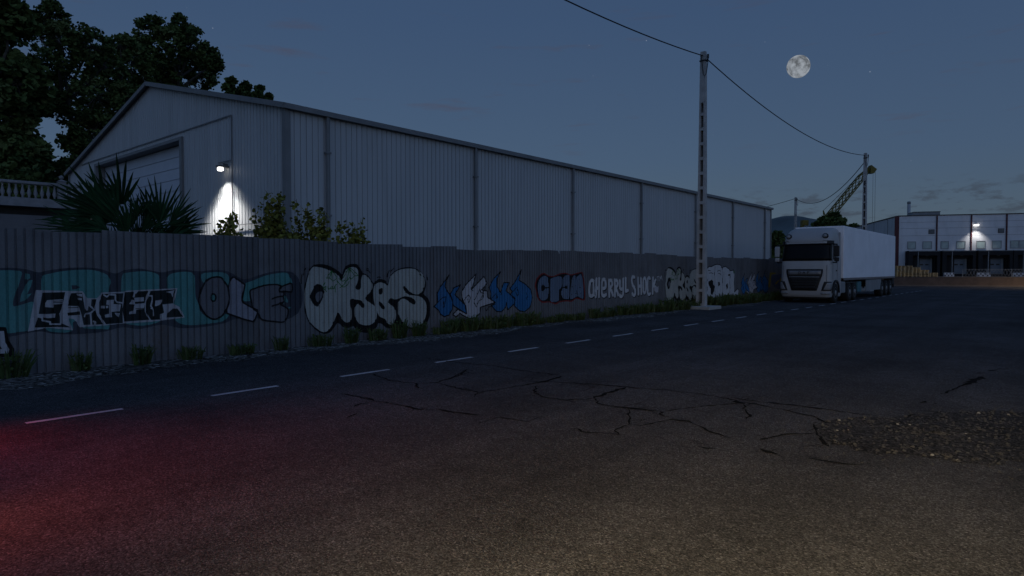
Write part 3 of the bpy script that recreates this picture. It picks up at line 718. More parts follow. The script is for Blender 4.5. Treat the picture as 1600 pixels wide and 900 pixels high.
# ------------------------------------------------------------------ long warehouse
WX = -18.0
cy0 = onX(449, 422, WX).y
far_y = onX(1203, 422, WX).y
eave = onX(449, 164, WX).z
lx = onY(112, 422, cy0).x
lz = onY(112, 270, cy0).z
apex = onY(235, 131, cy0)
eave = (eave+lz)/2
mx = apex.x; az = apex.z
wh = thing('metal_warehouse', 'long pale ribbed metal warehouse with a gable end behind the fence', 'warehouse', ((WX+lx)/2, (cy0+far_y)/2, 0))
RIB = .21
def ribx(u):
    u = u % RIB
    for a, xa, b, xb in ((0, 0, .170, 0), (.170, 0, .176, -.028), (.176, -.028, .204, -.028), (.204, -.028, .21, 0)):
        if u <= b: return xa+(xb-xa)*(u-a)/(b-a)
    return 0
def ribs(a, b):
    ys = [a]; k = math.floor(a/RIB)
    while k*RIB < b:
        for q in (0, .170, .176, .204):
            y = k*RIB+q
            if a+1e-4 < y < b-1e-4: ys.append(y)
        k += 1
    ys.append(b); return ys
# long side: one sheet between each pair of downpipes
seams = [cy0+.12] + [onX(p, 400, WX).y for p in (511, 741, 893, 1000, 1085, 1143, 1193)] + [far_y-.05]
for a, b in zip(seams[:-1], seams[1:]):
    mb = MB(); ys = ribs(a, b)
    for y0, y1 in zip(ys[:-1], ys[1:]):
        x0, x1 = WX+ribx(y0), WX+ribx(y1-1e-6 if abs(ribx(y1)-ribx(y1-1e-6)) > .01 else y1)
        mb.add([(x0, y0, 0), (x1, y1, 0), (x1, y1, eave-.05), (x0, y0, eave-.05)], [(0, 1, 2, 3)])
    mb.build('side_wall', M['siding'], wh)
for y in seams[1:-1]:
    mb = MB(); mb.tube([(WX+.10, y, .2), (WX+.10, y, eave-.12)], .062, 8)
    for z in (1.2, 3.4, 5.4): mb.box(WX, y-.085, z-.03, WX+.175, y+.085, z+.03)
    mb.build('downpipe', M['trim'], wh)
def gz(x):
    return eave + (az-eave)*((x-WX)/(mx-WX) if x > mx else (x-lx)/(mx-lx))
# gable wall with its door opening
dA, dB = onY(151, 300, cy0).x, onY(288, 300, cy0).x
dtop = (onY(291, 216, cy0).z + onY(150, 262, cy0).z)/2
mb = MB(); xs = ribs(lx, WX-.12)
xs = sorted(set(xs+[dA, dB, mx]))
for x0, x1 in zip(xs[:-1], xs[1:]):
    xm = (x0+x1)/2; zb = dtop if dA-1e-6 < xm < dB+1e-6 else 0
    y0, y1 = cy0-ribx(x0)*.8, cy0-ribx(x1)*.8
    mb.add([(x0, y0, zb), (x1, y1, zb), (x1, y1, gz(x1)-.05), (x0, y0, gz(x0)-.05)], [(0, 1, 2, 3)])
mb.build('gable_wall', M['siding_front'], wh)
mb = MB(); mb.box(WX-.14, cy0-.06, 0, WX+.06, cy0+.12, eave-.04); mb.build('corner_trim', M['trim'], wh)
mb = MB(); mb.box(lx-.06, cy0-.06, 0, lx+.08, cy0+.10, eave-.04); mb.build('corner_trim', M['trim'], wh)
mb = MB(); mb.box(WX-.14, far_y-.05, 0, WX+.06, far_y+.1, eave-.04); mb.build('corner_trim', M['trim'], wh)
# back and far walls
mb = MB()
mb.add([(lx, cy0+.1, 0), (lx, far_y, 0), (lx, far_y, eave-.05), (lx, cy0+.1, eave-.05)], [(0, 1, 2, 3)])
mb.add([(lx, far_y, 0), (WX-.14, far_y, 0), (WX-.14, far_y, eave-.05), (mx, far_y, az-.05), (lx, far_y, eave-.05)], [(0, 1, 2, 3, 4)])
mb.build('rear_wall', M['siding'], wh)
# roof with thickness
ov = .16
def slope(x0, z0, x1, z1, name):
    mb = MB(); n = Vector((-(z1-z0), 0, x1-x0)).normalized()
    if n.z < 0: n = -n
    P = [Vector((x0, cy0-ov, z0)), Vector((x1, cy0-ov, z1)), Vector((x1, far_y+ov, z1)), Vector((x0, far_y+ov, z0))]
    mb.add([p for p in P]+[p+n*.06 for p in P], [(0, 1, 2, 3), (4, 7, 6, 5), (0, 4, 5, 1), (1, 5, 6, 2), (2, 6, 7, 3), (3, 7, 4, 0)])
    return mb.build(name, M['roof'], wh)
k1_ = (az-eave)/(mx-WX); k2_ = (az-eave)/(mx-lx)
slope(mx, az, WX+.18, eave-.04+(.18)*k1_*0, 'roof'); slope(mx, az, lx-.18, eave-.04, 'roof')
mb = MB()   # eave gutter and gable verge
mb.box(WX+.05, cy0-ov-.02, eave-.14, WX+.19, far_y+ov, eave-.02); mb.build('gutter', M['trim'], wh)
for x1, nm in ((WX+.2, 1), (lx-.2, 2)):
    mb = MB(); a = Vector((mx, cy0-ov-.03, az-.03)); b = Vector((x1, cy0-ov-.03, eave-.07)); mb.bar(a, b, .05, .16); mb.build('verge_trim', M['trim'], wh)
# flashing strips round the door bay
s1 = onY(363, 180, cy0); s0x = onY(128, 300, cy0).x
mb = MB(); mb.box(s0x, cy0-.05, s1.z-.02, s1.x, cy0-.03, s1.z+.02); mb.box(s1.x-.02, cy0-.053, 0, s1.x+.02, cy0-.033, s1.z-.022)
q = onY(345, 258, cy0); mb.box(q.x-.1, cy0-.056, q.z+.06, s1.x-.022, cy0-.036, q.z+.09)
q2 = onY(400, 349, cy0); mb.box(s1.x+.022, cy0-.05, q2.z-.015, WX-.16, cy0-.036, q2.z+.015)
mb.build('flashing', M['trim'], wh)
# sectional door in a deep frame
fr = MB(); tk = .42
fr.box(dA-.0, cy0-.09, 0, dA+.2, cy0+.5, dtop); fr.box(dB-.2, cy0-.09, 0, dB, cy0+.5, dtop); fr.box(dA-.0, cy0-.092, dtop+.003, dB, cy0+.498, dtop+.12); fr.build('door_frame', M['trim'], wh)
dr = MB(); nz = 15
for i in range(nz):
    z0, z1 = dtop*i/nz, dtop*(i+1)/nz-.025
    dr.box(dA+.203, cy0+.32, z0, dB-.203, cy0+.36, z1)
dr.box(dA+.203, cy0+.365, 0, dB-.203, cy0+.4, dtop-.003)
dr.build('sectional_door', M['door'], wh)
def gable_light(q):      # one lamp; a second stretched spot is added to even its pool down the wall
    a = spot('wall_lamp_light', (q.x, cy0-.33, q.z-.10), (q.x, cy0, q.z-3), 260, 76, 1.0, (1, .98, .93), .05)
    a.rotation_euler = (rad(8), 0, 0); a.scale = (2.0, 1, 1)
    b = spot('wall_lamp_light', (q.x, cy0-.33, q.z-.10), (q.x, cy0, q.z-3), 1500, 36, 1.0, (1, .98, .93), .05)
    b.rotation_euler = (rad(6), 0, 0); b.scale = (4.2, 1, 1)
# wall lamps (parts of the building)
def wall_lamp(px, py):
    q = onY(px, py, cy0-.24); 
    mb = MB(); mb.box(q.x-.12, cy0-.36, q.z+.06, q.x+.12, cy0-.002, q.z+.12); mb.box(q.x-.03, cy0-.16, q.z+.12, q.x+.03, cy0-.002, q.z+.2)
    a = mb.build('wall_lamp', M['lamp_body'], wh)
    mb = MB(); mb.box(q.x-.085, cy0-.34, q.z-.07, q.x+.085, cy0-.17, q.z+.058); bevel(mb.build('lamp_lens', M['lamp_glow'], a), .04, 3)
    return q
q = wall_lamp(345, 264)
gable_light(q)
q = wall_lamp(121, 314)
gable_light(q)
# small bar with fittings on the roof edge far along
ra = onX(1119, 307, WX-.4); rb = onX(1146, 311, WX-.4)
rt = thing('roof_lightning_bar', 'thin metal bar with small fittings standing on the warehouse roof edge', 'roof fitting', (ra.x, ra.y, eave))
ztop = ra.z+.02
mb = MB(); mb.tube([(ra.x, ra.y, ztop), (rb.x, rb.y, ztop-.05)], .022, 6); mb.build('bar', M['dark'], rt)
for f in (0., .75, .95):
    y = ra.y+(rb.y-ra.y)*f; mb = MB(); mb.tube([(ra.x, y, eave+.04), (ra.x, y, ztop)], .03, 6)
    if f > .5: mb.box(ra.x-.1, y-.35, ztop-.25, ra.x+.1, y+.35, ztop-.03)
    mb.build('post', M['dark'], rt)

# ------------------------------------------------------------------ terrace with balustrade
ta = atD(-90, 262, 26.4); tb = atD(126, 291, 29.9)
tz = (atD(0, 281, 28).z)
dirt = (Vector((tb.x, tb.y, 0))-Vector((ta.x, ta.y, 0))); TL = dirt.length; dirt.normalize()
ter = thing('terrace', 'stone terrace with white balustrade beside the warehouse gable', 'terrace', (ta.x, ta.y, 0), math.atan2(dirt.y, dirt.x))
Wt = WM[ter.name]
def TB(*a):   # boxes written in the terrace's own frame
    mb = MB(); 
    for b in a: mb.box(*b)
    mb.v = [Wt @ Vector(p) for p in mb.v]; return mb
rt_, rb_ = tz, tz-.84
bevel(TB((0, -.13, rt_-.13, TL, .13, rt_)).build('handrail', M['stone'], ter), .03)
TB((0, -.11, rb_, TL, .11, rb_+.1)).build('plinth', M['stone'], ter)
TB((-.05, -.28, rb_-.29, TL+.3, 4.5, rb_-.003)).build('slab', M['stone'], ter)
TB((0, .5, 0, TL+.3, .8, rb_-.295)).build('recessed_wall', M['dark'], ter)  # gap under the slab: its shade is put into a near-black colour
TB((0, -.05, 0, TL+.3, .495, rb_-.66)).build('lower_wall', M['render_wall'], ter)
xl = (Wt.inverted() @ atD(96, 300, 29.4)).x
for x in (xl, xl-4.1):
    if x < 0: continue
    pm = TB((x-.15, -.16, rb_+.003, x+.15, .16, rt_+.1)); 
    cap = MB(); cap.add([(x-.2, -.2, rt_+.1), (x+.2, -.2, rt_+.1), (x+.2, .2, rt_+.1), (x-.2, .2, rt_+.1), (x, 0, rt_+.22)], [(0, 1, 2, 3), (0, 1, 4), (1, 2, 4), (2, 3, 4), (3, 0, 4)])
    cap.lathe((x, 0, rt_+.2), [(.03, 0), (.09, .05), (.1, .1), (.07, .16), (.01, .19)], 10)
    cap.v = [Wt @ Vector(p) for p in cap.v]
    pm.add(cap.v, cap.f); pm.build('newel_post', M['stone'], ter)
mb = MB(); mb.smooth = True
mb.lathe((0, 0, 0), [(.05, 0), (.05, .04), (.035, .07), (.075, .16), (.085, .24), (.05, .38), (.032, .5), (.045, .54), (.045, .6)], 10)
bal0 = None; x = xl-.28
def put_bal(x):
    global bal0
    if bal0 is None:
        m2 = MB(); m2.v, m2.f, m2.m, m2.sm = [Wt @ Vector((x+p[0], p[1], rb_+.1+p[2])) for p in mb.v], mb.f, mb.m, mb.sm
        bal0 = m2.build('baluster', M['stone'], ter); bal0['_x'] = x; return
    c = bal0.copy(); COL.objects.link(c); c.parent = ter; c.location = (x-bal0['_x'], 0, 0)
x = xl-.27
while x > .1:
    if abs(x-(xl-4.1)) > .22: put_bal(x)
    x -= .235
x = xl+.27
while x < TL: put_bal(x); x += .235

# ------------------------------------------------------------------ foliage
def leaf(mb, p, size, rv, long=1.3, droop=0):
    a = rv.uniform(0, 2*pi); e = rv.uniform(-.9, .9)
    d = Vector((cos(a)*cos(e), sin(a)*cos(e), sin(e)-droop)).normalized()
    u = d.orthogonal().normalized(); u = (Matrix.Rotation(rv.uniform(0, 6.28), 3, d) @ u); n = d.cross(u)
    L, Wd = size*long, size*.5
    mb.add([p, p+d*L*.35+u*Wd+n*Wd*.25, p+d*L*.8+u*Wd*.7, p+d*L, p+d*L*.75-u*Wd*.75, p+d*L*.3-u*Wd+n*Wd*.25], [(0, 1, 2, 3), (0, 3, 4, 5)])
def lobed_tree(name, label, cat, base, lobes, leafsize, dens, seed, mats, trunk_r=.3, group=None, nb=3):
    rv = random.Random(seed)
    th = thing(name, label, cat, base, 0, group); base = Vector(base)
    mb = MB()
    C = [c for c, r in lobes]; cen = sum(C, Vector())/len(C)
    lowest = min(c.z-r for c, r in lobes)
    fork = Vector((base.x+(cen.x-base.x)*.3, base.y+(cen.y-base.y)*.3, max(base.z+.5, base.z+(lowest-base.z)*.8)))
    mb.tube([base, base+(fork-base)*.5+Vector((rv.uniform(-.1, .1), rv.uniform(-.1, .1), 0))*trunk_r*3, fork], [trunk_r*1.3, trunk_r, trunk_r*.85], 8)
    hi_ = max(lobes, key=lambda l: l[0].z); top = hi_[0].lerp(cen, .25)
    mb.tube([fork, fork+(cen-fork)*.6, top], [trunk_r*.8, trunk_r*.5, trunk_r*.12], 6)
    cl = MB()
    for c, r in lobes:
        s0 = fork+(top-fork)*max(0, min(.75, (c.z-fork.z-.8*r)/max(.1, top.z-fork.z)*.8))
        mid = (s0+c)/2 + Vector((rv.uniform(-1, 1), rv.uniform(-1, 1), rv.uniform(-.2, .6)))*r*.25
        mb.tube([s0, mid, c], [trunk_r*.4, trunk_r*.25, trunk_r*.12], 5)
        nc = max(4, int(dens*1.0))
        for k in range(nc):
            while True:
                v = Vector((rv.uniform(-1, 1), rv.uniform(-1, 1), rv.uniform(-1, 1)))
                if .05 < v.length < 1: break
            v = v.normalized()*(v.length**.45)
            q = c+v*r*rv.uniform(.85, 1.08)
            if k % 2 == 0: mb.tube([c+v*r*.1, c+v*r*.5+Vector((0, 0, -.05*r)), q], [trunk_r*.1, trunk_r*.06, trunk_r*.03], 4, False)
            cl.cur = rv.choice((0, 0, 1, 1, 2, 3)) % len(mats)
            sg = r*rv.uniform(.07, .15)
            for _ in range(int(40*rv.uniform(.5, 1.4))):
                leaf(cl, q+Vector((rv.gauss(0, sg), rv.gauss(0, sg), rv.gauss(0, sg*.8))), leafsize*rv.uniform(.7, 1.25), rv)
    mb.build('trunk', M['bark'], th, fix=False)
    cl.build('crown', mats, th, fix=False)
    return th
LM = [M['leaf%d' % i] for i in range(4)]
def lob(d, sx, jit=0., seed=0):
    v = [float(a) for a in sx.split()]; rv = random.Random(seed)
    return [(atD(v[i], v[i+1], d+rv.uniform(-1, 1)*jit), v[i+2]*d/1000) for i in range(0, len(v), 3)]
def base_at(px, d):
    q = atD(px, 422, d); return (q.x, q.y, 0)
TG = 'big trees behind the warehouse'
lobed_tree('leafy_tree', 'tall dark tree cut by the left edge above the balustrade', 'tree', base_at(20, 38), lob(38, '8 30 30 -25 60 45 -30 130 55 25 130 40 5 205 46 36 252 36 -10 275 50 66 290 24 25 300 36 -20 -10 40 50 165 18', 2.5, 1), .30, 62, 101, LM, .32, TG)
lobed_tree('leafy_tree', 'broad dark tree with gaps and a ragged top left of the gable', 'tree', base_at(112, 42), lob(42, '82 26 24 62 58 26 98 72 32 142 72 28 112 118 40 165 102 30 70 112 28 150 150 38 110 172 30 195 165 34 92 272 24 122 268 22 150 205 32 118 222 22', 2.5, 2), .17, 34, 102, LM, .34, TG)
lobed_tree('leafy_tree', 'rounded dark tree rising just behind the left gable slope', 'tree', base_at(190, 47), lob(47, '188 72 22 205 96 30 172 130 36 215 135 34 182 185 42 225 170 34 150 225 34 135 268 24 165 250 26', 2.5, 3), .18, 34, 103, LM, .3, TG)
lobed_tree('leafy_tree', 'dark tree standing highest above the gable peak', 'tree', base_at(282, 52), lob(52, '236 50 24 222 80 24 283 45 20 268 78 30 298 68 22 246 105 30 322 92 22 312 118 24 284 116 28 334 100 12 228 125 24 262 140 30', 2.5, 4), .19, 36, 104, LM, .3, TG)
for k, (px, top, rr) in enumerate(((360, 118, 11), (382, 126, 9), (404, 132, 8), (418, 146, 5))):
    lobed_tree('poplar_tree', ['slim poplar top right of the tallest tree over the roof', 'second slim poplar top over the roof ridge', 'third slim poplar top lower down over the roof', 'smallest poplar tip peeping over the roof slope'][k], 'tree', base_at(px, 64),
               lob(64, ' '.join('%g %g %g' % (px+(-1)**j*2, top+rr*.9*(j+1)*1.1, rr*(.65+.12*j)) for j in range(5)), 1., 50+k), .25, 16, 300+k, LM, .2, 'poplar tops over the roof')
# shrubs between fence and warehouse
SM = [M['shrub%d' % i] for i in range(3)]
def shrub(label, px0, px1, top, X, seed, n=26, peaks=()):
    rv = random.Random(seed); pc = (px0+px1)/2
    b = onX(pc, 400, X); th = thing('leafy_shrub', label, 'shrub', (b.x, b.y, 0), 0, 'shrubs behind the fence')
    d = (b-CP).dot(FWD); wd = (px1-px0)*d/1000; h = onX(pc, top, X).z
    st = MB(); lf = MB()
    for i in range(n):
        f = rv.uniform(-.5, .5); hh = h*(1-abs(f)*.55)*rv.uniform(.80, 1.0)
        if i < len(peaks): f = (peaks[i][0]-pc)/(px1-px0); hh = onX(peaks[i][0], peaks[i][1], X).z
        tip = Vector((b.x, b.y, 0)) + RIGHT*(f*wd) + FWD*rv.uniform(-.35, .35)*wd*.5 + Vector((0, 0, hh))
        root = Vector((b.x+rv.uniform(-.1, .1), b.y+rv.uniform(-.1, .1), 0))
        mid = root*.45+tip*.55; mid.z = hh*.45; mid += RIGHT*f*wd*.25
        st.tube([root, mid, tip], [.022, .013, .005], 4, False)
        for k in range(150):
            u = rv.uniform(.22, 1)**.9
            p = (root*(1-u)**2 + mid*2*u*(1-u) + tip*u*u) if u < 1 else tip
            s = .03+.10*(1-abs(2*u-1.2))
            p = p+Vector((rv.gauss(0, s), rv.gauss(0, s), rv.gauss(0, s*.8)))
            lf.cur = rv.choice((0, 0, 1, 2)); leaf(lf, p, rv.uniform(.055, .115), rv, 1.15)
    st.build('stem', M['twig'], th, fix=False); lf.build('foliage', SM, th, fix=False)
shrub('low leafy shrub in front of the lit wall', 334, 388, 334, -14.2, 1, 17, ((363, 334), (352, 342), (345, 350)))
shrub('tallest leafy shrub right of the lit wall', 397, 470, 304, -14.3, 2, 34, ((425, 302), (440, 303), (408, 313), (398, 322)))
shrub('thin loose shrub between the tallest and the rightmost ones', 455, 520, 318, -14.5, 3, 20, ((465, 309), (484, 318), (497, 328), (507, 330)))
shrub('small rightmost shrub behind the fence in front of the long wall', 526, 578, 342, -14.0, 4, 20, ((532, 344), (563, 341), (545, 350)))
# fan palm
def fan_palm():
    rv = random.Random(77)
    b = onX(205, 400, -15.3); base = Vector((b.x, b.y, 0)); d = (b-CP).dot(FWD); s = d/1000
    th = thing('fan_palm', 'fan palm with spiky dark leaves standing in front of the gable door', 'palm', base)
    tr_ = MB(); tr_.lathe(base, [(.22, 0), (.2, .8), (.24, 1.6), (.2, 1.9)], 10); tr_.build('trunk', M['bark'], th)
    c0 = base+Vector((0, 0, 1.75))
    def fan(hub, axis, rad_, spread, n, face):
        fl = MB()
        axis = axis.normalized(); side = axis.cross(face).normalized(); nrm = side.cross(axis)
        fl.tube([c0, (c0+hub)/2+Vector((0, 0, .05)), hub], [.02, .016, .012], 5, False)
        for i in range(n):
            a = (i/(n-1)-.5)*spread
            dr_ = (axis*cos(a)+side*sin(a)).normalized(); L = rad_*(1-.18*abs(i/(n-1)-.5)*2)*rv.uniform(.62, 1.08)
            w0 = rad_*spread/n*.21; sd = (side*cos(a)-axis*sin(a)).normalized()
            tipd = Vector((0, 0, -1))*L*rv.uniform(.02, .14)
            p = [hub+dr_*L*u+tipd*(u**2.2)+nrm*(.03*rad_*sin(a*5)) for u in (0.05, .45, .8, 1)]
            fl.cur = rv.choice((0, 0, 1, 2))
            ww = [w0*.35, w0, w0*.62, .003]
            vs = []
            for q, w_ in zip(p, ww): vs += [q+sd*w_, q-nrm*w_*.35, q-sd*w_]
            fs = []
            for k in range(3):
                for j in range(2): fs.append((k*3+j, k*3+j+1, (k+1)*3+j+1, (k+1)*3+j))
            fl.add(vs, fs)
        fl.build('leaf', [M['palm%d' % i] for i in range(3)], th, fix=False)
    # fans as they stand: hub (photo px of the hub's bearing), direction on the view plane, depth lean
    specs = [((150, 335), (-.75, .62), .95), ((165, 330), (-.35, .9), .9), ((192, 322), (-.12, 1), .9), ((178, 345), (-.9, .35), 1.05), ((215, 340), (.1, 1), .55), ((232, 345), (.25, .95), .72), ((250, 350), (.05, 1), .95), ((262, 352), (.75, .6), .95), ((255, 362), (.95, .15), 1.0),
             ((150, 352), (-1, .12), 1.0), ((205, 358), (-.3, .9), .75), ((222, 362), (.45, .8), .75), ((238, 358), (.7, .6), .7), ((130, 360), (-.95, .2), .85), ((185, 340), (-.55, .85), .85), ((275, 365), (1, .05), .85), ((170, 360), (-.8, .5), .85), ((200, 374), (-.1, .6), .8), ((235, 376), (.5, .5), .8), ((165, 374), (-.9, .3), .9), ((215, 380), (.15, .8), .7), ((255, 378), (.8, .3), .8)]
    for (hx, hy), (dx, dz), L in specs:
        dep = rv.uniform(-.5, .5)
        hub = atD(hx, hy, d+dep*1.1); ax = RIGHT*dx+Vector((0, 0, dz))-FWD*rv.uniform(-.1, .45)
        fan(hub, ax, L*rv.uniform(1.15, 1.45), rv.uniform(.95, 1.7), rv.randint(10, 13), (-FWD+Vector((0, 0, rv.uniform(-.2, .6)))+RIGHT*rv.uniform(-.5, .5)))
    for k in range(6):      # fans on the far side of the trunk
        a = rv.uniform(.2, 2.9); hub = c0+RIGHT*cos(a)*.6+FWD*sin(a)*.7+Vector((0, 0, rv.uniform(.0, .5)))
        fan(hub, (hub-c0)+Vector((0, 0, .2)), .8, 2.0, 18, Vector((0, 0, 1)))
fan_palm()
# weeds along the foot of the fence
def weed_mesh(seed, n, h, spread, wide=.012):
    rv = random.Random(seed); mb = MB()
    for i in range(n):
        a = rv.uniform(0, 6.28); r0 = spread*.5*math.sqrt(rv.random())
        p = Vector((cos(a)*r0*.7, sin(a)*r0*.95, 0)); out = Vector((cos(a), sin(a), 0))*rv.uniform(.03, .5)*h
        H = h*rv.uniform(.45, 1.05); wv = Vector((-sin(a+1), cos(a+1), 0))*wide*rv.uniform(.6, 1.4)
        P = [p, p+out*.25+Vector((0, 0, H*.5)), p+out*.65+Vector((0, 0, H*.88)), p+out*1.1+Vector((0, 0, H*rv.uniform(.8, 1.05)))]
        mb.cur = rv.choice((0, 0, 1, 2)); vs = []
        for q, w_ in zip(P, (.8, 1, .7, .1)): vs += [q+wv*w_, q-wv*w_]
        mb.add(vs, [(k*2, k*2+1, k*2+3, k*2+2) for k in range(3)])
    for i in range(int(n*1.8)):
        a = rv.uniform(0, 6.28); r0 = spread*.55*rv.random()
        mb.cur = rv.choice((0, 1)); leaf(mb, Vector((cos(a)*r0*.7, sin(a)*r0*.95, h*rv.uniform(.05, .75))), wide*rv.uniform(2, 4), rv, 1.3)
    me_o = mb.build('weed_tuft', [M['grass%d' % i] for i in range(3)], fix=False); return me_o
tmpl = [weed_mesh(1, 70, .42, .42), weed_mesh(2, 80, .30, .5), weed_mesh(3, 60, .36, .34), weed_mesh(4, 90, .26, .6, .014)]
used = set()
def put_weed(k, x, y, sc, rz, label, group):
    if k not in used: o = tmpl[k]; used.add(k)
    else: o = tmpl[k].copy(); COL.objects.link(o)
    o.location = (x, y, .004); o.scale = (sc*.9, sc, sc); o.rotation_euler = (0, 0, rz)
    return tag(o, label, 'weeds', group)
near = [(20, 585, 0, 1.1, 'tall grass tuft at the left edge below the white piece'), (126, 578, 2, .95, 'bushy weed tuft below the black block letters left end'), (222, 570, 0, .95, 'leafy weed tuft hiding a fence base below the block letters middle'), (298, 563, 1, .95, 'low spread weed tuft left of the grey round letter'),
        (378, 553, 3, .9, 'low round weed tuft under the grey letters'), (440, 547, 2, .9, 'single weed tuft between grey letters and bubble letters'), (500, 541, 1, 1.0, 'wide low weed tuft under the first bubble letter'), (549, 535, 0, 1.0, 'upright weed tuft under the second bubble letter'), (590, 532, 1, 1.1, 'grass tuft under the third bubble letter'),
        (625, 528, 0, 1.2, 'tall grass tuft with seed stalks under the last bubble letter'), (655, 526, 0, 1.05, 'grass tuft at the right end of the bubble letters')]
rv = random.Random(9)
for px, py, k, sc, lb in near:
    q = onZ(px, py, 0); put_weed(k, FX+.24, onX(px, py, FX+.24).y, sc*.98, rv.uniform(-3, 3), lb, 'weed tufts along the fence')
y = onX(685, 500, FX+.2).y
while y < 47:
    if not (onX(760, 500, FX).y < y < onX(0, 500, FX).y):
        k = rv.choice((0, 1, 2, 3, 3)); sc = rv.uniform(.75, 1.25) if y < 24 else rv.uniform(1.0, 1.6)
        put_weed(k, FX+rv.uniform(.15, .35) + (rv.uniform(0, .35) if y > 22 else 0), y, sc*rv.choice((.6, .85, 1, 1, 1.3)), rv.uniform(-.5, .5), 'weed tuft in the unbroken green row along the fence towards the truck', 'weed tufts in the unbroken row')
    y += rv.uniform(.18, .55) if y < 25 else rv.uniform(.2, .42)

# ------------------------------------------------------------------ poles and cables
def pole(loc, rz, label, H=10.85, full=True):
    th = thing('concrete_pole', label, 'utility pole', loc, rz, 'concrete utility poles along the road')
    W_ = WM[th.name]
    def P(mb): mb.v = [W_ @ Vector(p) for p in mb.v]; return mb
    wb, wt, tb_, tt = .40, .225, .26, .17
    wz = lambda z: wb+(wt-wb)*z/H
    tz_ = lambda z: tb_+(tt-tb_)*z/H
    mb = MB()
    def tap(xf0, xf1, z0, z1, yf=1.0):
        a0, a1 = wz(z0)/2, wz(z1)/2; b0, b1 = tz_(z0)/2*yf, tz_(z1)/2*yf
        mb.add([(xf0*a0, -b0, z0), (xf1*a0, -b0, z0), (xf1*a0, b0, z0), (xf0*a0, b0, z0), (xf0*a1, -b1, z1), (xf1*a1, -b1, z1), (xf1*a1, b1, z1), (xf0*a1, b1, z1)],
               [(0, 3, 2, 1), (4, 5, 6, 7), (0, 1, 5, 4), (1, 2, 6, 5), (2, 3, 7, 6), (3, 0, 4, 7)])
    zt = H-2.15
    tap(-1, -.45, .1, zt); tap(.45, 1, .1, zt); tap(-1, 1, zt, H-.1); tap(-.93, .93, H-.1, H, .93)
    z = .1
    while z < zt-.1:
        tap(-.448, .448, z, min(zt-.002, z+.13), .96); z += .62
    P(mb).build('shaft', M['concrete'], th)
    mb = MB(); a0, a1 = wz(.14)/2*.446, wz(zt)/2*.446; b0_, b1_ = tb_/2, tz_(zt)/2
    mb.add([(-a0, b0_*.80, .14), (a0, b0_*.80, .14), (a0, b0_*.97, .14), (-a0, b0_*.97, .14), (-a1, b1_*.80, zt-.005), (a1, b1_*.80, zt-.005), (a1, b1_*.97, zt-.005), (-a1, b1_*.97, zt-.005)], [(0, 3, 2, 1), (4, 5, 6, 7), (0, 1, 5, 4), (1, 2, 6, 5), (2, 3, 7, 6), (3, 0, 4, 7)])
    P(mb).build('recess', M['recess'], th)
    mb = MB(); mb.box(-.62, -.62, -.02, .62, .62, .13); bevel(P(mb).build('footing', M['slab'], th), .02)
    mb = MB(); mb.box(-.135, -.11, H-.42, .135, .11, H-.36); mb.tube([(.10, 0, H-.38), (.2, 0, H-.38), (.2, 0, H-.25)], .025, 6); mb.tube([(.2, 0, H-.3), (.2, 0, H-.14)], .045, 8)
    P(mb).build('bracket', M['dark'], th)
    if full:
        mb = MB(); pts = [(-.03, -.14, H-.20), (.02, -.16, H-.6), (.08, -.18, H-1.0), (.14, -.18, H-1.08), (.2, -.15, H-.95), (.23, -.08, H-.5), (.22, 0, H-.2)]
        mb.tube(pts, .018, 6); P(mb).build('jumper_cable', M['cable'], th)
    return Vector((loc[0], loc[1], H-.17))
p1 = onZ(1094.5, 483, 0); p1 = Vector((p1.x-.07, p1.y+.25, 0))
p2 = atD(1349.5, 422, 50.6); p3 = atD(1242, 422, 81)
v1 = pole((p1.x, p1.y, 0), 0, 'near tall concrete ladder pole on a square footing in front of the fence')
v2 = pole((p2.x, p2.y, 0), 0, 'second concrete ladder pole behind the white trailer')
v3 = pole((p3.x, p3.y, 0), .9, 'farthest pole rising behind the truck cab')
v0 = v1+Vector((.1, -30.8, 0)); v4 = Vector((p3.x-24, p3.y+16, 9.7))
pole((v0.x, v0.y, 0), 0, 'concrete pole outside the left of the view')
pole((v4.x, v4.y, 0), 1.2, 'concrete pole hidden behind the warehouse')
def cable(a, b, sag, r, label, down=0):
    mb = MB(); pts = []
    for i in range(25):
        u = i/24; p = a+(b-a)*u; p = Vector((p.x, p.y, p.z-sag*4*u*(1-u))); pts.append(p)
    mb.tube(pts, r, 6); tag(mb.build('overhead_cable', M['cable']), label, 'cable', 'overhead cables between the poles')
cable(v0, v1, .95, .021, 'black cable running off the top of the frame from the near pole')
cable(v1, v2, .95, .023, 'black sagging cable between the near and second poles under the moon')
cable(v2-Vector((0, 0, .45)), v3, 1.7, .03, 'thin cable sagging from the second pole to the farthest pole')
cable(v3, v4, .5, .03, 'thin cable from the farthest pole to behind the warehouse')

# ------------------------------------------------------------------ lorry: tractor unit and trailer
TX0, TX1 = -11.02, -8.60; TC = (TX0+TX1)/2; TY = 34.1
lorry = thing('tractor_unit', 'pale grey lorry cab facing the camera by the fence end', 'lorry', (TC, TY, 0))
def lp(x, y, z): return Vector((TC+x, TY+y, z))      # x to the right seen from the front, y back along the lorry
lv = [(.30, 1.20, .10, .16), (.42, 1.245, .02, .20), (1.05, 1.25, .0, .22), (1.25, 1.245, .02, .22), (1.95, 1.24, .06, .22), (2.10, 1.235, .09, .24), (3.05, 1.18, .30, .28), (3.15, 1.18, .27, .28), (3.45, 1.15, .46, .34), (3.68, 1.08, .72, .40), (3.80, .98, 1.00, .45)]
def lvl(z):
    for a, b in zip(lv[:-1], lv[1:]):
        if z <= b[0]:
            u = (z-a[0])/(b[0]-a[0]); return [a[i]+(b[i]-a[i])*u for i in range(1, 4)]
    return list(lv[-1][1:])
BACK = 2.1
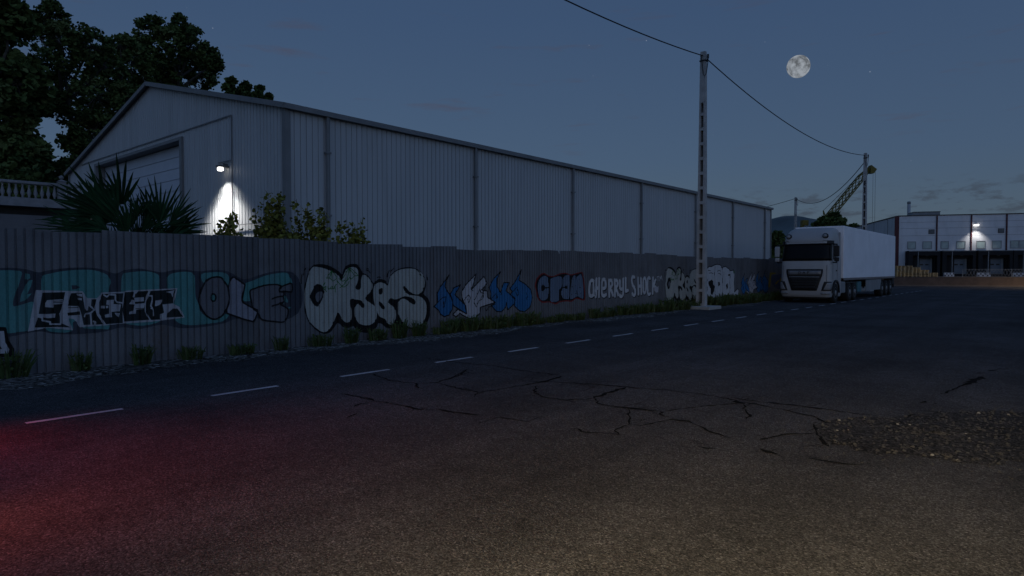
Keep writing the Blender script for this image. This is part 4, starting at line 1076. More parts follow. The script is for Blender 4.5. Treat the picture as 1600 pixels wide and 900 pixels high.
def cabpt(s, z, off=0.0):
    w_, f_, r_ = lvl(z); w_ *= .955; sg = 1 if s >= 0 else -1; a = abs(s); fl = w_-r_; arc = r_*pi/2
    if a <= fl: return lp(sg*a, f_-off-.06*(1-(a/max(.01, w_))**2), z)
    if a <= fl+arc:
        t_ = (a-fl)/r_; bow = .06*(1-(fl/w_)**2)*(1-t_/(pi/2))
        return lp(sg*(fl+(r_+off)*sin(t_)), f_-bow+r_-(r_+off)*cos(t_), z)
    return lp(sg*(w_+off), f_+r_+(a-fl-arc), z)
def smax(z): w_, f_, r_ = lvl(z); w_ *= .955; return (w_-r_)+r_*pi/2+(BACK-f_-r_)
mb = MB(); mb.smooth = True
zs = [.30, .36, .42, .7, 1.05, 1.15, 1.25, 1.6, 1.95, 2.1, 2.4, 2.7, 3.05, 3.15, 3.3, 3.45, 3.58, 3.68, 3.75, 3.80]
NU = 44
mb.grid(lambda u, v: cabpt((2*u-1)*smax(zs[round(v*(len(zs)-1))]), zs[round(v*(len(zs)-1))]), NU, len(zs)-1)
mb.smooth = False
toprow = [cabpt((2*i/NU-1)*smax(3.80), 3.80) for i in range(NU+1)]; mb.add(toprow, [tuple(range(NU+1))])
backl = [cabpt(-smax(z), z) for z in zs]; backr = [cabpt(smax(z), z) for z in zs]
mb.add(backl+backr, [(i, i+1, len(zs)+i+1, len(zs)+i) for i in range(len(zs)-1)])
bot = [cabpt((2*i/NU-1)*smax(.30), .30) for i in range(NU+1)]; mb.add(bot, [tuple(range(NU+1))])
mb.build('cab_body', M['white_paint'], lorry)
def patch(name, m, s0, s1, z0, z1, off, nu=18, nv=6, parent=None, shape=None):
    mb = MB(); mb.smooth = True
    mb.grid(lambda u, v: cabpt((shape(v)[0] if shape else s0)+((shape(v)[1] if shape else s1)-(shape(v)[0] if shape else s0))*u, z0+(z1-z0)*v, off), nu, nv)
    o = mb.build(name, m, parent or lorry); sd = o.modifiers.new('thick', 'SOLIDIFY'); sd.thickness = .02; sd.offset = 0; return o
ws = patch('windscreen', M['glass'], -1.2, 1.2, 2.12, 3.03, .014, shape=lambda v: (-1.30+.05*v, 1.30-.05*v))
patch('sun_visor', M['white_paint'], -.95, .95, 2.98, 3.10, .11)
patch('visor_end', M['black_plastic'], -1.28, -.80, 2.94, 3.12, .09, 8, 3); patch('visor_end', M['black_plastic'], .80, 1.28, 2.94, 3.12, .09, 8, 3)
patch('grille_surround', M['black_plastic'], -1, 1, .62, 1.70, .018, 16, 8, shape=lambda v: (-.60-.27*min(1, v*1.25), .60+.27*min(1, v*1.25)))
gp_ = patch('badge_panel', M['chrome'], -.78, .78, 1.42, 1.62, .036, 14, 3)
for k in range(5):
    z = .74+k*.135; hw = .54+.045*k; patch('grille_bar', M['chrome'] if k > 3 else M['black_plastic'], -hw, hw, z, z+.045, .05, 12, 1)
for k in range(4):
    z = .80+k*.135; hw = .55+.045*k; patch('grille_slat', M['dark'], -hw, hw, z, z+.03, .04, 12, 1)
# the three letters on the badge panel
mb = MB(); zc_, hh = 1.52, .058
def seg(x0, z0, x1, z1):
    a = lp(x0, lvl(1.52)[1]-.10-.01, z0); b = lp(x1, lvl(1.52)[1]-.10-.01, z1); mb.bar(a, b, .022, .022)
for (x0, z0, x1, z1) in [(-.26, -1, -.26, 1), (-.26, 1, -.17, .7), (-.17, .7, -.15, 0), (-.15, 0, -.17, -.7), (-.17, -.7, -.26, -1), (-.06, -1, 0, 1), (0, 1, .06, -1), (-.035, -.2, .035, -.2), (.16, -1, .16, 1), (.16, 1, .26, 1), (.16, .1, .24, .1)]:
    seg(x0, zc_+z0*hh, x1, zc_+z1*hh)
mb.build('badge_letters', M['dark'], lorry)
for sg in (-1, 1):
    h = patch('headlight', M['black_plastic'], sg*.84, sg*1.36, .62, 1.08, .012, 10, 6, shape=lambda v, sg=sg: (sg*(.80+.14*v), sg*(1.32+.05*v)))
    patch('headlight_lens', M['headlight'], sg*.86, sg*1.30, .66, 1.02, .03, 10, 6, parent=h, shape=lambda v, sg=sg: (sg*(.90+.16*v), sg*(1.22+.12*v)))
    fgl = patch('fog_lamp', M['headlight'], sg*.78, sg*1.2, .44, .54, .02, 8, 2)
    patch('corner_panel', M['grey_skirt'], sg*1.02, sg*1.05, 1.1, 1.9, .012, 2, 6)
    c = cabpt(sg*.86, 3.36, .05); mb = MB(); mb.smooth = True; mb.lathe(c, [(.13, .10), (.14, -.02), (.10, -.08), (.01, -.10)], 12, 'y'); rl = mb.build('roof_lamp', M['black_plastic'], lorry)
    mb = MB(); mb.smooth = True; mb.lathe(c+Vector((0, -.085, 0)), [(.10, .0), (.09, -.03), (.01, -.05)], 12, 'y'); mb.build('lens', M['headlight'], rl)
    # mirrors
    mb = MB(); x = sg*1.42; mb.box(TC+x-.12, TY+.18, 2.32, TC+x+.12, TY+.34, 2.86); mb.box(TC+x-.11, TY+.20, 2.08, TC+x+.11, TY+.34, 2.28)
    mi = mb.build('mirror', M['white_paint'] if sg < 0 else M['black_plastic'], lorry); bevel(mi, .04, 3)
    mb = MB(); mb.tube([lp(sg*1.2, .42, 2.94), lp(sg*1.42, .30, 2.93), lp(sg*1.42, .28, 2.85)], .035, 6); mb.tube([lp(sg*1.22, .42, 2.03), lp(sg*1.42, .30, 2.03), lp(sg*1.42, .28, 2.1)], .035, 6); mb.build('mirror_arm', M['black_plastic'], lorry)
    # side glass, door, steps
    z0, z1 = 2.16, 2.98
    mb = MB(); X = TC+sg*1.188
    mb.prism([(X-sg*.012, TY+.62, 2.18), (X-sg*.012, TY+1.22, 2.18), (X-sg*.05, TY+1.22, 2.92), (X-sg*.05, TY+.66, 2.92)], (0, 0, 0), (sg*.016, 0, 0)); mb.build('side_window', M['glass'], lorry)
    mb = MB(); 
    for y in (.52, 1.34): mb.box(X-.004, TY+y, .9, X+.004+.002*sg, TY+y+.015, 3.0)
    mb.build('door_seam', M['dark'], lorry)
    mb = MB(); mb.box(X-.01, TY+1.12, 1.60, X+.03*sg, TY+1.26, 1.66); mb.build('door_handle', M['black_plastic'], lorry)
    mb = MB()
    for k in range(11):        # wheel arch
        a = pi*k/10; a2 = pi*(k+1)/10
        if k == 10: break
        c = lp(sg*1.2, .98+.0, .5)
        p = lambda r, aa: c+Vector((0, -cos(aa)*r, sin(aa)*r))
        mb.add([p(.56, a), p(.56, a2), p(.66, a2), p(.66, a)]+[q+Vector((sg*.065, 0, 0)) for q in (p(.56, a), p(.56, a2), p(.66, a2), p(.66, a))], [(0, 1, 2, 3), (4, 7, 6, 5), (0, 4, 5, 1), (2, 6, 7, 3)])
    mb.build('wheel_arch', M['black_plastic'], lorry)
    mb = MB(); mb.box(TC+sg*.75, TY+2.02, .45, TC+sg*1.2, TY+3.0, 1.05); bevel(mb.build('fuel_tank', M['grey_skirt'], lorry), .06, 3)
    mb = MB(); mb.box(TC+sg*.7, TY+3.05, .95, TC+sg*1.22, TY+5.3, 1.02); mb.build('rear_mudguard', M['black_plastic'], lorry)
    mb = MB(); mb.box(TC+sg*1.10, TY+1.96, 1.2, TC+sg*1.14, TY+2.15, 3.6); mb.build('side_fairing', M['white_paint'], lorry)
mb = MB(); mb.box(TC-.45, TY+.9, .5, TC+.45, TY+6.0, .85); mb.build('chassis', M['black_plastic'], lorry)
mb = MB(); mb.box(TC-1.0, TY+.18, .22, TC+1.0, TY+.6, .31); mb.build('air_dam', M['black_plastic'], lorry)
mb = MB(); mb.lathe((TC, TY+4.2, .85), [(.55, 0), (.55, .25), (.1, .27)], 16); mb.build('fifth_wheel', M['dark'], lorry)
def wheel(parent, xc, yc, sg, wdt=.30, r=.5):
    mb = MB(); mb.smooth = True
    mb.lathe((xc, yc, r), [(r*.58, -wdt/2), (r*.93, -wdt/2), (r, -wdt/2+.05), (r, wdt/2-.05), (r*.93, wdt/2), (r*.58, wdt/2)], 28, 'x')
    w_ = mb.build('wheel', M['tyre'], parent)
    mb = MB(); mb.smooth = True
    h = sg*(wdt/2); mb.lathe((xc, yc, r), [(r*.6, h*.98), (r*.56, h*1.02), (r*.5, h*.55), (r*.28, h*.6), (r*.26, h*1.1), (r*.12, h*1.12)], 24, 'x')
    mb.build('rim', M['rim'], w_)
for sg in (-1, 1):
    wheel(lorry, TC+sg*1.06, TY+.98, sg, .31, .5)
    wheel(lorry, TC+sg*1.0, TY+3.65, sg, .5, .49); wheel(lorry, TC+sg*1.0, TY+4.75, sg, .5, .49)
# trailer
RY0, RY1 = TY+2.48, 50.2
trl = thing('semi_trailer', 'long plain white box trailer coupled behind the grey lorry cab', 'trailer', (TC, RY0, 0))
mb = MB(); mb.box(TX0, RY0, 1.22, TX1, RY1, 3.96); bevel(mb.build('box_body', M['trailer'], trl), .03, 2)
for sg in (-1, 1):
    X = TC+sg*1.21
    mb = MB(); mb.box(X-.02, RY0+.06, 1.12, X+.012*sg, RY1-.02, 1.217); mb.build('side_rail', M['chrome'], trl)
    mb = MB(); mb.box(X-.04, RY0+5.2, .45, X-.005, RY0+9.3, 1.08); mb.build('side_skirt', M['grey_skirt'], trl)
    mb = MB(); mb.box(X-sg*.45, RY0+2.95+.5, .42, X-sg*.06, RY0+4.3, 1.0); bevel(mb.build('tool_box', M['teal_tank'], trl), .03)
    mb = MB(); mb.tube([(X-sg*.35, RY0+2.9, .08), (X-sg*.35, RY0+2.9, 1.1)], .06, 8); mb.box(X-sg*.35-.14, RY0+2.76, .0, X-sg*.35+.14, RY0+3.04, .07); mb.build('landing_leg', M['dark'], trl)
    for k in range(3): wheel(trl, TC+sg*1.03, RY0+9.55+1.31*k, sg, .38, .5)
    mb = MB(); mb.box(X-.35 if sg > 0 else X, RY1-.9, .55, X if sg > 0 else X+.35, RY1-.84, 1.1); mb.build('mud_flap', M['black_plastic'], trl)
    mb = MB(); mb.box(X-sg*.02, RY1-.02, 1.25, X+sg*.014, RY1+.03, 3.93); mb.build('door_post', M['chrome'], trl)
mb = MB(); mb.box(TC-.5, RY0+1.0, .86, TC-.3, RY1-.3, 1.21); mb.box(TC+.3, RY0+1.0, .86, TC+.5, RY1-.3, 1.21); mb.build('chassis_beam', M['black_plastic'], trl)
mb = MB(); mb.box(TX0+.1, RY1-.35, .5, TX1-.0, RY1-.2, .85); mb.box(TX1-.5, RY1-.75, .7, TX1-.002, RY1-.25, 1.1); mb.build('rear_bumper', M['black_plastic'], trl)

# ------------------------------------------------------------------ far warehouse with loading docks
A_ = (RIGHT*.963-FWD*.27).normalized(); Nn = (-RIGHT*.27-FWD*.963).normalized()   # along the front, and out of it
O_ = RIGHT*45.2+FWD*75.0
dep = thing('loading_warehouse', 'white warehouse with red pilasters and black loading docks', 'warehouse', (O_.x, O_.y, 0), math.atan2(A_.y, A_.x))
Wd_ = WM[dep.name]; Id = Wd_.inverted()
def DB(*boxes):          # boxes as (t0, out0, z0, t1, out1, z1): out = metres in front of the facade
    mb = MB()
    for t0, o0, z0, t1, o1, z1 in boxes: mb.box(t0, -o0, z0, t1, -o1, z1)
    mb.v = [Wd_ @ Vector(p) for p in mb.v]; return mb
def facade(px, py):
    r = ray(px, py); k = (O_-CP).dot(Nn)/r.dot(Nn); q = CP+r*k; l = Id @ q; return l.x, l.z
ZR = facade(1403, 338)[1]; YZ = .93
LEN = 36; BD = 26
DB((0, -.4, 0, LEN, 0, ZR)).build('front_wall', M['wall_white'], dep)
DB((0, -BD, 0, .4, -.4, ZR-.003)).build('side_wall', M['wall_white'], dep)
DB((.4, -BD, 0, LEN, -BD+.4, ZR-.003)).build('rear_wall', M['wall_white'], dep)
DB((.403, -BD+.403, ZR-.5, LEN, -.403, ZR-.3)).build('roof', M['roof'], dep)
DB((-.08, -.5, ZR+.003, LEN, .08, ZR+.09)).build('parapet_cap', M['dark'], dep)
DB((-.06, -BD, ZR+.003, .45, -.503, ZR+.12)).build('parapet_cap', M['dark'], dep)
def zoomf(x, y): return facade(1380+x/6, 310+y/6)
# cladding seams
sm = []
for y in (217, 275, 345): 
    z = zoomf(700, y)[1]; sm.append((.2, 0, z-.012, LEN-.1, .012, z+.012))
for k in range(1, 3):
    z = ZR*k/3+1
DB(*sm).build('cladding_seam', M['trim'], dep)
sdm = []
for o_ in (4.3, 10.5, 17): sdm.append((-.03, -o_-.06, 0, .0, -o_+.06, ZR-.05))
DB(*sdm).build('side_seam', M['trim'], dep)
cols = [zoomf(x, 300)[0] for x in (131, 503, 826, 1157)]
cols += [cols[-1]+3.43*k for k in range(1, 6)]
for i, c in enumerate(cols):
    ww = .28 if i == 0 else .08
    DB((c-ww, 0.013, YZ if i == 0 else zoomf(600, 490)[1], c+ww*.6, .11, ZR-.02)).build('pilaster', M['red_pilaster'], dep)
wz1, wz0 = zoomf(700, 405)[1], zoomf(700, 466)[1]
wins = [(232, 300), (375, 450), (545, 607), (692, 765), (877, 950), (1023, 1102), (1197, 1275)]
wl = [(zoomf(a, 430)[0], zoomf(b, 430)[0]) for a, b in wins]
for k in range(4):
    a, b = wl[-2]; 
    if k % 2 == 0: wl.append((cols[4+k//2]-2.2, cols[4+k//2]-1.4))
    else: wl.append((cols[4+k//2]+.6, cols[4+k//2]+1.4))
for a, b in wl:
    f = .07
    fr_ = DB((a-f, .013, wz0-f, b+f, .06, wz0), (a-f, .013, wz1, b+f, .06, wz1+f), (a-f, .013, wz0, a, .06, wz1), (b, .013, wz0, b+f, .06, wz1)).build('window', M['pane_frame'], dep)
    DB((a, .014, wz0, b, .03, wz1)).build('pane', M['pane'], fr_)
vz1, vz0 = zoomf(450, 290)[1], zoomf(450, 333)[1]
for a, b in ((425, 481), (1076, 1133)):
    a, b = zoomf(a, 300)[0], zoomf(b, 300)[0]
    vb = DB((a, .013, vz0, b, .05, vz1)).build('vent', M['dark'], dep)
    DB(*[(a+.04, .051, vz0+.05+k*.1, b-.04, .075, vz0+.1+k*.1) for k in range(5)]).build('louvre', M['grey_skirt'], vb)
docks = [(205, 497, 325, 455), (517, 825, 648, 780), (848, 1165, 985, 1122), (1172, 1490, 1310, 1445), (1500, 1815, 1640, 1775)]
dz1 = zoomf(500, 492)[1]; iz1 = zoomf(500, 565)[1]; iz0 = zoomf(500, 705)[1]
for a, b, c, d_ in docks:
    ta_, tb__, tc_, td_ = (zoomf(v, 600)[0] for v in (a, b, c, d_))
    sh = DB((ta_, .014, dz1-.55, tb__, 1.25, dz1), (ta_, .014, YZ, ta_+.42, 1.25, dz1-.553), (tb__-.30, .014, YZ, tb__, 1.25, dz1-.553), (ta_+.42, .014, YZ, tc_-.02, .60, iz1+.02), (td_+.02, .014, YZ, tb__-.30, .6, iz1+.02), (ta_+.42, .014, iz1+.02, tb__-.30, .6, dz1-.553), (tc_-.02, .014, YZ, td_+.02, .5, iz0-.02)).build('dock_shelter', M['dock_black'], dep)
    DB((ta_-.0, 1.253, dz1-.08, tb__, 1.27, dz1-.03), (ta_+.95, 1.0, YZ, ta_+1.0, 1.253, dz1-.12), (ta_+1.0, 1.15, dz1-.17, tb__-.2, 1.2, dz1-.12)).build('dock_rail', M['pane_frame'], sh)
    dd = DB((tc_, .05, iz0, td_, .12, iz1)).build('dock_door', M['dock_door'], dep)
    hw = (td_-tc_)
    for f in (.12, .5): DB((tc_+hw*f, .121, iz0+.95, tc_+hw*(f+.24), .13, iz0+1.12)).build('door_window', M['dark'], dd)
    DB((td_-.22, .122, iz0, td_-.02, .14, iz1)).build('door_track', M['pane_frame'], dd)
    DB((tc_+hw*.42, .6, iz1+.28, tc_+hw*.58, .75, iz1+.5)).build('dock_lamp', M['grey_skirt'], dep)
# facade lamp
lt, lz_ = zoomf(866, 249)
fl_ = DB((lt-.13, .013, lz_+.06, lt+.13, .3, lz_+.14)).build('facade_lamp', M['lamp_body'], dep)
bevel(DB((lt-.21, .08, lz_-.09, lt+.21, .42, lz_+.058)).build('lamp_lens', M['lamp_glow'], fl_), .05, 3)
P_ = lambda tt, oo, zz: Wd_ @ Vector((tt, -oo, zz))
spot('facade_lamp_light', P_(lt, .75, lz_-.12), P_(lt, .35, lz_-3), 260, 96, .8, (1, .98, .95), .1)
# roof unit and chimney behind
ru = thing('roof_unit', 'low dark ventilation box on the white warehouse roof', 'roof unit', tuple(Wd_ @ Vector((3.6, 4, ZR-.29))), math.atan2(A_.y, A_.x))
W2 = WM[ru.name]; mb = MB(); mb.add([(-1.9, -1, 0), (1.6, -1, 0), (1.6, 1, 0), (-1.9, 1, 0), (-1.2, -1, .95), (1.6, -1, .95), (1.6, 1, .95), (-1.2, 1, .95)], [(0, 3, 2, 1), (4, 5, 6, 7), (0, 1, 5, 4), (1, 2, 6, 5), (2, 3, 7, 6), (3, 0, 4, 7)]); mb.v = [W2 @ Vector(p) for p in mb.v]; mb.build('casing', M['trim'], ru)
mb = MB(); mb.box(-1.2, -1.03, .955, 1.65, 1.03, 1.02); mb.v = [W2 @ Vector(p) for p in mb.v]; mb.build('lid', M['dark'], ru)
cb = atD(1418.5, 422, 118)
ch = thing('chimney', 'slim pale chimney rising behind the white warehouse roof', 'chimney', (cb.x, cb.y, 0))
mb = MB(); mb.smooth = True; zt_ = atD(1418.5, 315, 118).z; mb.lathe((cb.x, cb.y, 0), [(.34, 0), (.27, zt_-.4)], 14); mb.build('stack', M['chimney'], ch)
mb = MB(); mb.smooth = True; mb.lathe((cb.x, cb.y, zt_-.4), [(.31, 0), (.31, .3), (.2, .4)], 14); mb.build('rim', M['pane_frame'], ch)
# raised yard and the brick wall in front of it
BWo = 9.2
def yq(t_, o_): return Wd_ @ Vector((t_, -o_, 0))
pts = [yq(-8, BWo), yq(LEN, BWo), yq(LEN, -.2), yq(-8, -.2)]
mb = MB(); mb.prism([(p.x, p.y, 0.0) for p in pts], (0, 0, 0), (0, 0, YZ)); tag(mb.build('raised_yard', M['yard']), kind='structure')
bw = thing('brick_wall', 'low brown brick wall in front of the loading yard', 'wall', tuple(Wd_ @ Vector((-8, -BWo, 0))), math.atan2(A_.y, A_.x))
DB((-8, BWo+.005, 0, LEN, BWo+.30, .90)).build('brickwork', M['brick'], bw)
DB((-8.02, BWo+.003, .903, LEN, BWo+.34, .97)).build('coping', M['coping'], bw)
DB((-8.02, BWo+.303, 0, LEN, BWo+.50, .12)).build('kerb', M['coping'], bw)
# lattice railing on the wall (from the pallets to the right)
rl_ = thing('lattice_railing', 'thin dark criss cross railing between pallets and loading docks', 'railing', tuple(Wd_ @ Vector((3.5, -5.6, YZ))), math.atan2(A_.y, A_.x))
mb = MB(); oo = 5.6
def dp(t_, z_): return Wd_ @ Vector((t_, -oo, z_))
x = 4.6
while x < 18:
    mb.bar(dp(x, YZ+.1), dp(x+.3, YZ+.78), .018); mb.bar(dp(x+.3, YZ+.1), dp(x, YZ+.78), .018); x += .3
mb.bar(dp(4.6, YZ+.8), dp(18, YZ+.8), .03); mb.build('lattice', M['grey_skirt'], rl_)
mb = MB()
for k in range(7): mb.bar(dp(4.6+k*2.23, YZ), dp(4.6+k*2.23, YZ+.85), .05)
mb.build('post', M['grey_skirt'], rl_)
# chequered barriers between the docks
for k, (a, b) in enumerate(((512, 605), (822, 945), (1160, 1278))):
    t0, t1 = zoomf(a, 715)[0], zoomf(b, 715)[0]; 
    f_ = (75-2.2)/75; t0, t1 = t0*f_, t1*f_
    lb = ['short chequered barrier right of the pallets', 'chequered barrier between the second and third docks', 'chequered barrier at the right edge beside the yellow post'][k]
    br = thing('chequered_barrier', lb, 'barrier', tuple(Wd_ @ Vector(((t0+t1)/2, -2.2, YZ))), math.atan2(A_.y, A_.x), 'chequered barriers at the docks')
    bevel(DB((t0, 2.05, YZ, t1, 2.35, YZ+.42)).build('block', M['checker'], br), .02)
    mb = []; n_ = 6; wdt = (t1-t0)/n_
    for r_ in range(2):
        for c_ in range(n_):
            if (r_+c_) % 2 == 0: mb.append((t0+c_*wdt+.02, 2.352, YZ+.04+r_*.18, t0+(c_+1)*wdt-.02, 2.36, YZ+.19+r_*.18))
    DB(*mb).build('check_pattern', M['dark'], br)
t0 = zoomf(1240, 715)[0]*.97
yp = thing('yellow_post', 'slim yellow bollard beside the rightmost chequered barrier', 'bollard', tuple(Wd_ @ Vector((t0, -3.0, YZ))))
mb = MB(); q = Wd_ @ Vector((t0, -3.0, YZ)); mb.lathe(q, [(.07, 0), (.07, 1.05), (.03, 1.12)], 10); mb.build('post', M['yellow'], yp)
mb = MB(); mb.lathe(q+Vector((0, 0, .5)), [(.075, 0), (.075, .2)], 10); mb.build('band', M['dark'], yp)
# pallets in stacks
def pallet_mesh():
    mb = MB()
    for k in range(5): mb.box(-.6, -.4+k*.175, .122, .6, -.4+k*.175+.10, .144)
    for x in (-.6, -.07, .46): mb.box(x, -.4, .1, x+.14, .4, .1205)
    for x in (-.6, -.07, .46):
        for y in (-.4, -.06, .28): mb.box(x, y, .022, x+.14, y+.12, .0985)
    for y in (-.4, -.06, .28): mb.box(-.6, y, 0, .6, y+.12, .0205)
    return mb
tmpl_p = [pallet_mesh().build('wooden_pallet', M['pallet'], fix=False), pallet_mesh().build('wooden_pallet', M['pallet_grey'], fix=False)]
used_p = set(); rv = random.Random(31)
ORD = ['bottom', 'second from bottom', 'third from bottom', 'fourth from bottom', 'fifth from bottom', 'sixth from bottom', 'seventh from bottom', 'eighth from bottom', 'ninth from bottom']
stk = [(1406, 8, 'tallest left stack touching the trailer'), (1418, 8, 'second tall stack from the trailer'), (1430, 7, 'middle stack with the stepped top'), (1443, 5, 'shorter stack right of the middle'), (1457, 3, 'lowest stack at the right end')]
for si, (px, nn, nm) in enumerate(stk):
    tt = (Id @ (CP+ray(px, 422)*((O_+Nn*8.3-CP).dot(Nn)/ray(px, 422).dot(Nn)))).x
    for k in range(nn):
        i = rv.randrange(2)
        if i not in used_p: o = tmpl_p[i]; used_p.add(i)
        else: o = tmpl_p[i].copy(); COL.objects.link(o)
        q = Wd_ @ Vector((tt+rv.uniform(-.03, .03), -8.3+rv.uniform(-.04, .04), YZ+.002+.147*k))
        o.location = q; o.rotation_euler = (0, 0, math.atan2(A_.y, A_.x)+pi/2*(si % 2)*0+rv.uniform(-.03, .03))
        o.scale = (.62, 1, 1)
        pos = 'topmost' if k == nn-1 else ORD[k]
        tag(o, 'wooden pallet, %s of the %s' % (pos, nm), 'pallet', 'pallets stacked on the loading yard')

# ------------------------------------------------------------------ crane, far trees, hill, moon
cd = 108.
b0 = atD(1243, 402, cd); b1 = atD(1357.5, 263, cd+2)
cr = thing('lattice_crane', 'yellow lattice boom crane leaning up behind the white trailer', 'crane', (b0.x, b0.y, 0))
bm_ = MB(); dv = (b1-b0); L = dv.length; dv.normalize(); sv = dv.cross(FWD).normalized(); uv = dv.cross(sv).normalized()
nb_ = 22
def bc(i, a, b):
    u = i/nb_; hw = .46*min(1, .3+u*6, .25+(1-u)*8); return b0+dv*L*u+sv*a*hw+uv*b*hw
for i in range(nb_):
    for a, b in ((-1, -1), (1, -1), (1, 1), (-1, 1)): bm_.bar(bc(i, a, b), bc(i+1, a, b), .13)
    for (a, b), (c, d_) in zip(((-1, -1), (1, -1), (1, 1), (-1, 1)), ((1, -1), (1, 1), (-1, 1), (-1, -1))):
        bm_.bar(bc(i, a, b), bc(i+1, c, d_), .08); bm_.bar(bc(i, c, d_), bc(i+1, a, b), .08)
bm_.build('boom', M['yellow'], cr, fix=False)
hd = b1+RIGHT*.9
mb = MB(); mb.prism([b1-FWD*.5+Vector((0, 0, -.9)), b1-FWD*.5+RIGHT*.2+Vector((0, 0, .5)), b1-FWD*.5+RIGHT*1.15+Vector((0, 0, -.2)), b1-FWD*.5+RIGHT*.7+Vector((0, 0, -.9))], (0, 0, 0), FWD); mb.build('boom_head', M['yellow'], cr)
mb = MB()
for dx in (.35, .75): mb.tube([hd+RIGHT*(dx-.5)+Vector((0, 0, -.6)), hd+RIGHT*(dx-.5)+Vector((0, 0, -9.5))], .022, 5)
mb.build('hoist_rope', M['cable'], cr)
mast = b0+dv*L*.42+uv*0+Vector((0, 0, 1.5))-RIGHT*.6
mb = MB(); mb.tube([b1+Vector((0, 0, .3)), (b1+mast)/2+Vector((0, 0, .2)), mast], .035, 5); mb.build('pendant_rope', M['cable'], cr)
mb = MB(); mb.bar(b0+dv*L*.42, mast, .16); mb.bar(b0+dv*L*.38, mast, .1); mb.build('gantry', M['yellow'], cr)
mb = MB(); cth = Vector((b0.x, b0.y, 0)); mb.obox(cth-RIGHT*1.6+Vector((0, 0, 2.6)), RIGHT*2.6, FWD*1.6, Vector((0, 0, 1.1))); bevel(mb.build('house', M['yellow'], cr), .1)
mb = MB(); mb.obox(cth+RIGHT*.6-FWD*2.2+Vector((0, 0, 2.7)), RIGHT*.8, FWD*.55, Vector((0, 0, 1.0))); mb.build('cab', M['glass'], cr)
for sg in (-1, 1):
    mb = MB(); mb.obox(cth-FWD*sg*1.9+Vector((0, 0, .6)), RIGHT*3.0, FWD*.45, Vector((0, 0, .6))); bevel(mb.build('track', M['dark'], cr), .3, 3)
mb = MB(); mb.lathe(cth+Vector((0, 0, .9)), [(1.1, 0), (1.1, .6)], 18); mb.build('turntable', M['dark'], cr)
lobed_tree('distant_tree', 'dark bush-like tree at the end of the long warehouse', 'tree', base_at(1210, 66), lob(66, '1211 372 10 1216 385 11 1208 392 14 1214 402 12 1222 398 8', 1., 1), .28, 34, 401, LM, .2)
lobed_tree('distant_tree', 'round dark tree at the foot of the crane boom', 'tree', base_at(1298, 96), lob(96, '1292 347 9 1302 345 10 1311 350 8 1297 356 12 1285 352 6 1308 358 10 1279 353 5', 1., 2), .42, 40, 402, LM, .2)
lobed_tree('distant_tree', 'small dark treetops left of the second pole', 'tree', base_at(1337, 100), lob(100, '1333 356 5 1340 358 4 1328 360 5 1346 360 3', 1., 3), .36, 20, 403, LM, .15)
yt = atD(1256, 422, 112)
yb = thing('slewing_loader', 'yellow topped machine mast peeping over the lorry cab roof', 'machine', (yt.x, yt.y, 0))
zt_ = atD(1256, 352, 112).z; zz_ = atD(1256, 345, 112).z
mb = MB(); mb.box(yt.x-.35, yt.y-.35, 0, yt.x+.35, yt.y+.35, zt_); mb.build('mast', M['pane_frame'], yb)
mb = MB(); mb.obox(Vector((yt.x, yt.y, (zt_+zz_)/2)), RIGHT*.55, FWD*.5, Vector((0, 0, (zz_-zt_)/2+.1))); mb.obox(Vector((yt.x, yt.y, zt_-.6))-RIGHT*.45, RIGHT*.18, FWD*.4, Vector((0, 0, .6))); bevel(mb.build('head', M['yellow'], yb), .12)
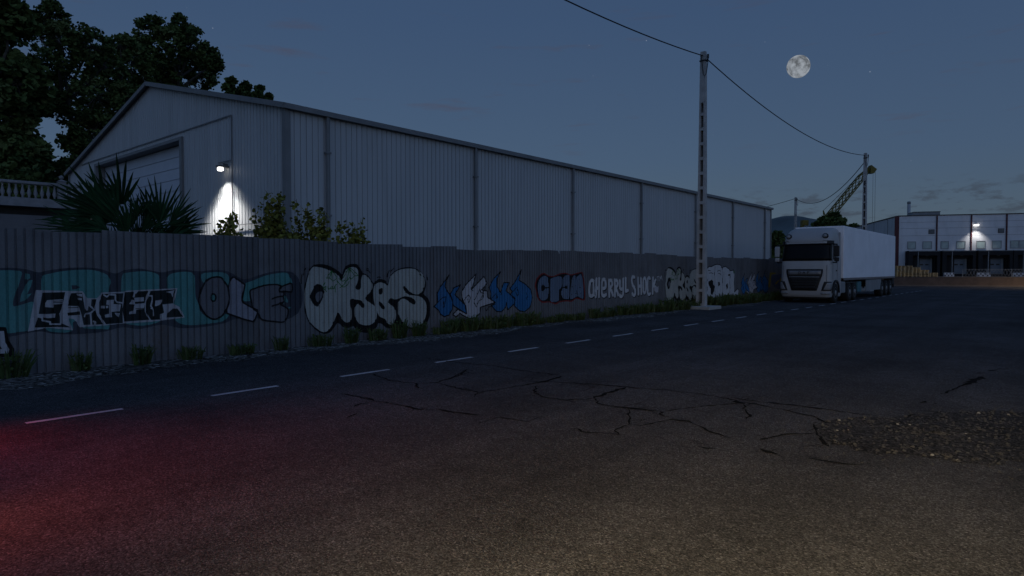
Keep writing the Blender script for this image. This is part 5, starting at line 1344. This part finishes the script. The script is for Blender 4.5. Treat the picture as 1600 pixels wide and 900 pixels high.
# hill
def hill_h(px): 
    pts = [(1040, 405), (1120, 385), (1180, 352), (1205, 341), (1222, 338), (1238, 342), (1262, 349), (1290, 355), (1330, 366), (1400, 385), (1500, 402), (1640, 412)]
    for (a, ya), (b, yb_) in zip(pts[:-1], pts[1:]):
        if a <= px <= b:
            u = (px-a)/(b-a); u = u*u*(3-2*u); return ya+(yb_-ya)*u
    return 422
mb = MB(); mb.smooth = True
HD = 700.
def hillp(u, v):
    px = 1040+600*u; z = (422-hill_h(px))*HD/1000
    d_ = HD-160+320*v; f = max(0, 1-(2*v-1)**2)**.75
    q = atD(px, 422, HD); r_ = ray(px, 422).normalized()
    p = q + FWD*(d_-HD)
    n_ = (sin(px*.09+v*9)+sin(px*.23+v*17)*.5)*.35
    return Vector((p.x, p.y, max(-1, (z+1.65)*f+n_*f-.5)))
mb.grid(hillp, 90, 24); tag(mb.build('hill', M['hill']), kind='structure')
# moon
m_, t_, b_ = new_mat('moon_surface')
co = t_.new('ShaderNodeTexCoord').outputs['Object']
mz = t_.ramp(t_.noise(t_.mapping(co, (.075, .075, .075), (.6, .1, 1.7)), 1.0, 5, .6), [(.40, .17), (.5, .32), (.62, .47)])
mc = t_.mix(1., (.86, .95, 1.06), mz, 'MULTIPLY')
b_.inputs['Base Color'].default_value = (0, 0, 0, 1); b_.inputs['Specular IOR Level'].default_value = 0; b_.inputs['Roughness'].default_value = 1
t_.link(mc, b_.inputs['Emission Color']); b_.inputs['Emission Strength'].default_value = .74
MD = 1500.; mp = atD(1247.5, 104, MD)
mb = MB(); mb.smooth = True
NR = 24; prof = [(max(.001, MD*.0172*sin(pi*k/NR)), -MD*.0172*cos(pi*k/NR)) for k in range(NR+1)]
mb.lathe((0, 0, 0), prof, 40); mo = mb.build('moon', m_); mo.location = mp; tag(mo, 'full pale moon hanging in the dusk sky right of the near pole', 'moon')

# ------------------------------------------------------------------ lamps of the vehicle the camera stands by (outside the frame) and a yard lamp
spot('tail_lamp_red', (-8.0, .95, 1.1), (-7.6, 1.25, 0), 54, 128, 1.0, (1, .04, .045), .12)
spot('tail_lamp_red', (-6.1, 1.6, 2.2), (-5.2, 3.0, 0), 88, 140, 1.0, (1, .11, .05), .12)
spot('tail_lamp_amber', (-5.3, .45, 1.0), (-5.0, .8, 0), 48, 125, 1.0, (1, .15, .05), .12)
spot('work_lamp', (.3, -1.0, 3.3), (1.3, 2.7, 0), 2600, 138, 1.0, (1, .74, .33), .15)
ql = Wd_ @ Vector((15.5, -16, 6.5)); spot('yard_lamp', ql, (ql.x-3.0, ql.y-.3, 0), 5000, 118, 1.0, (1, .74, .42), .2)
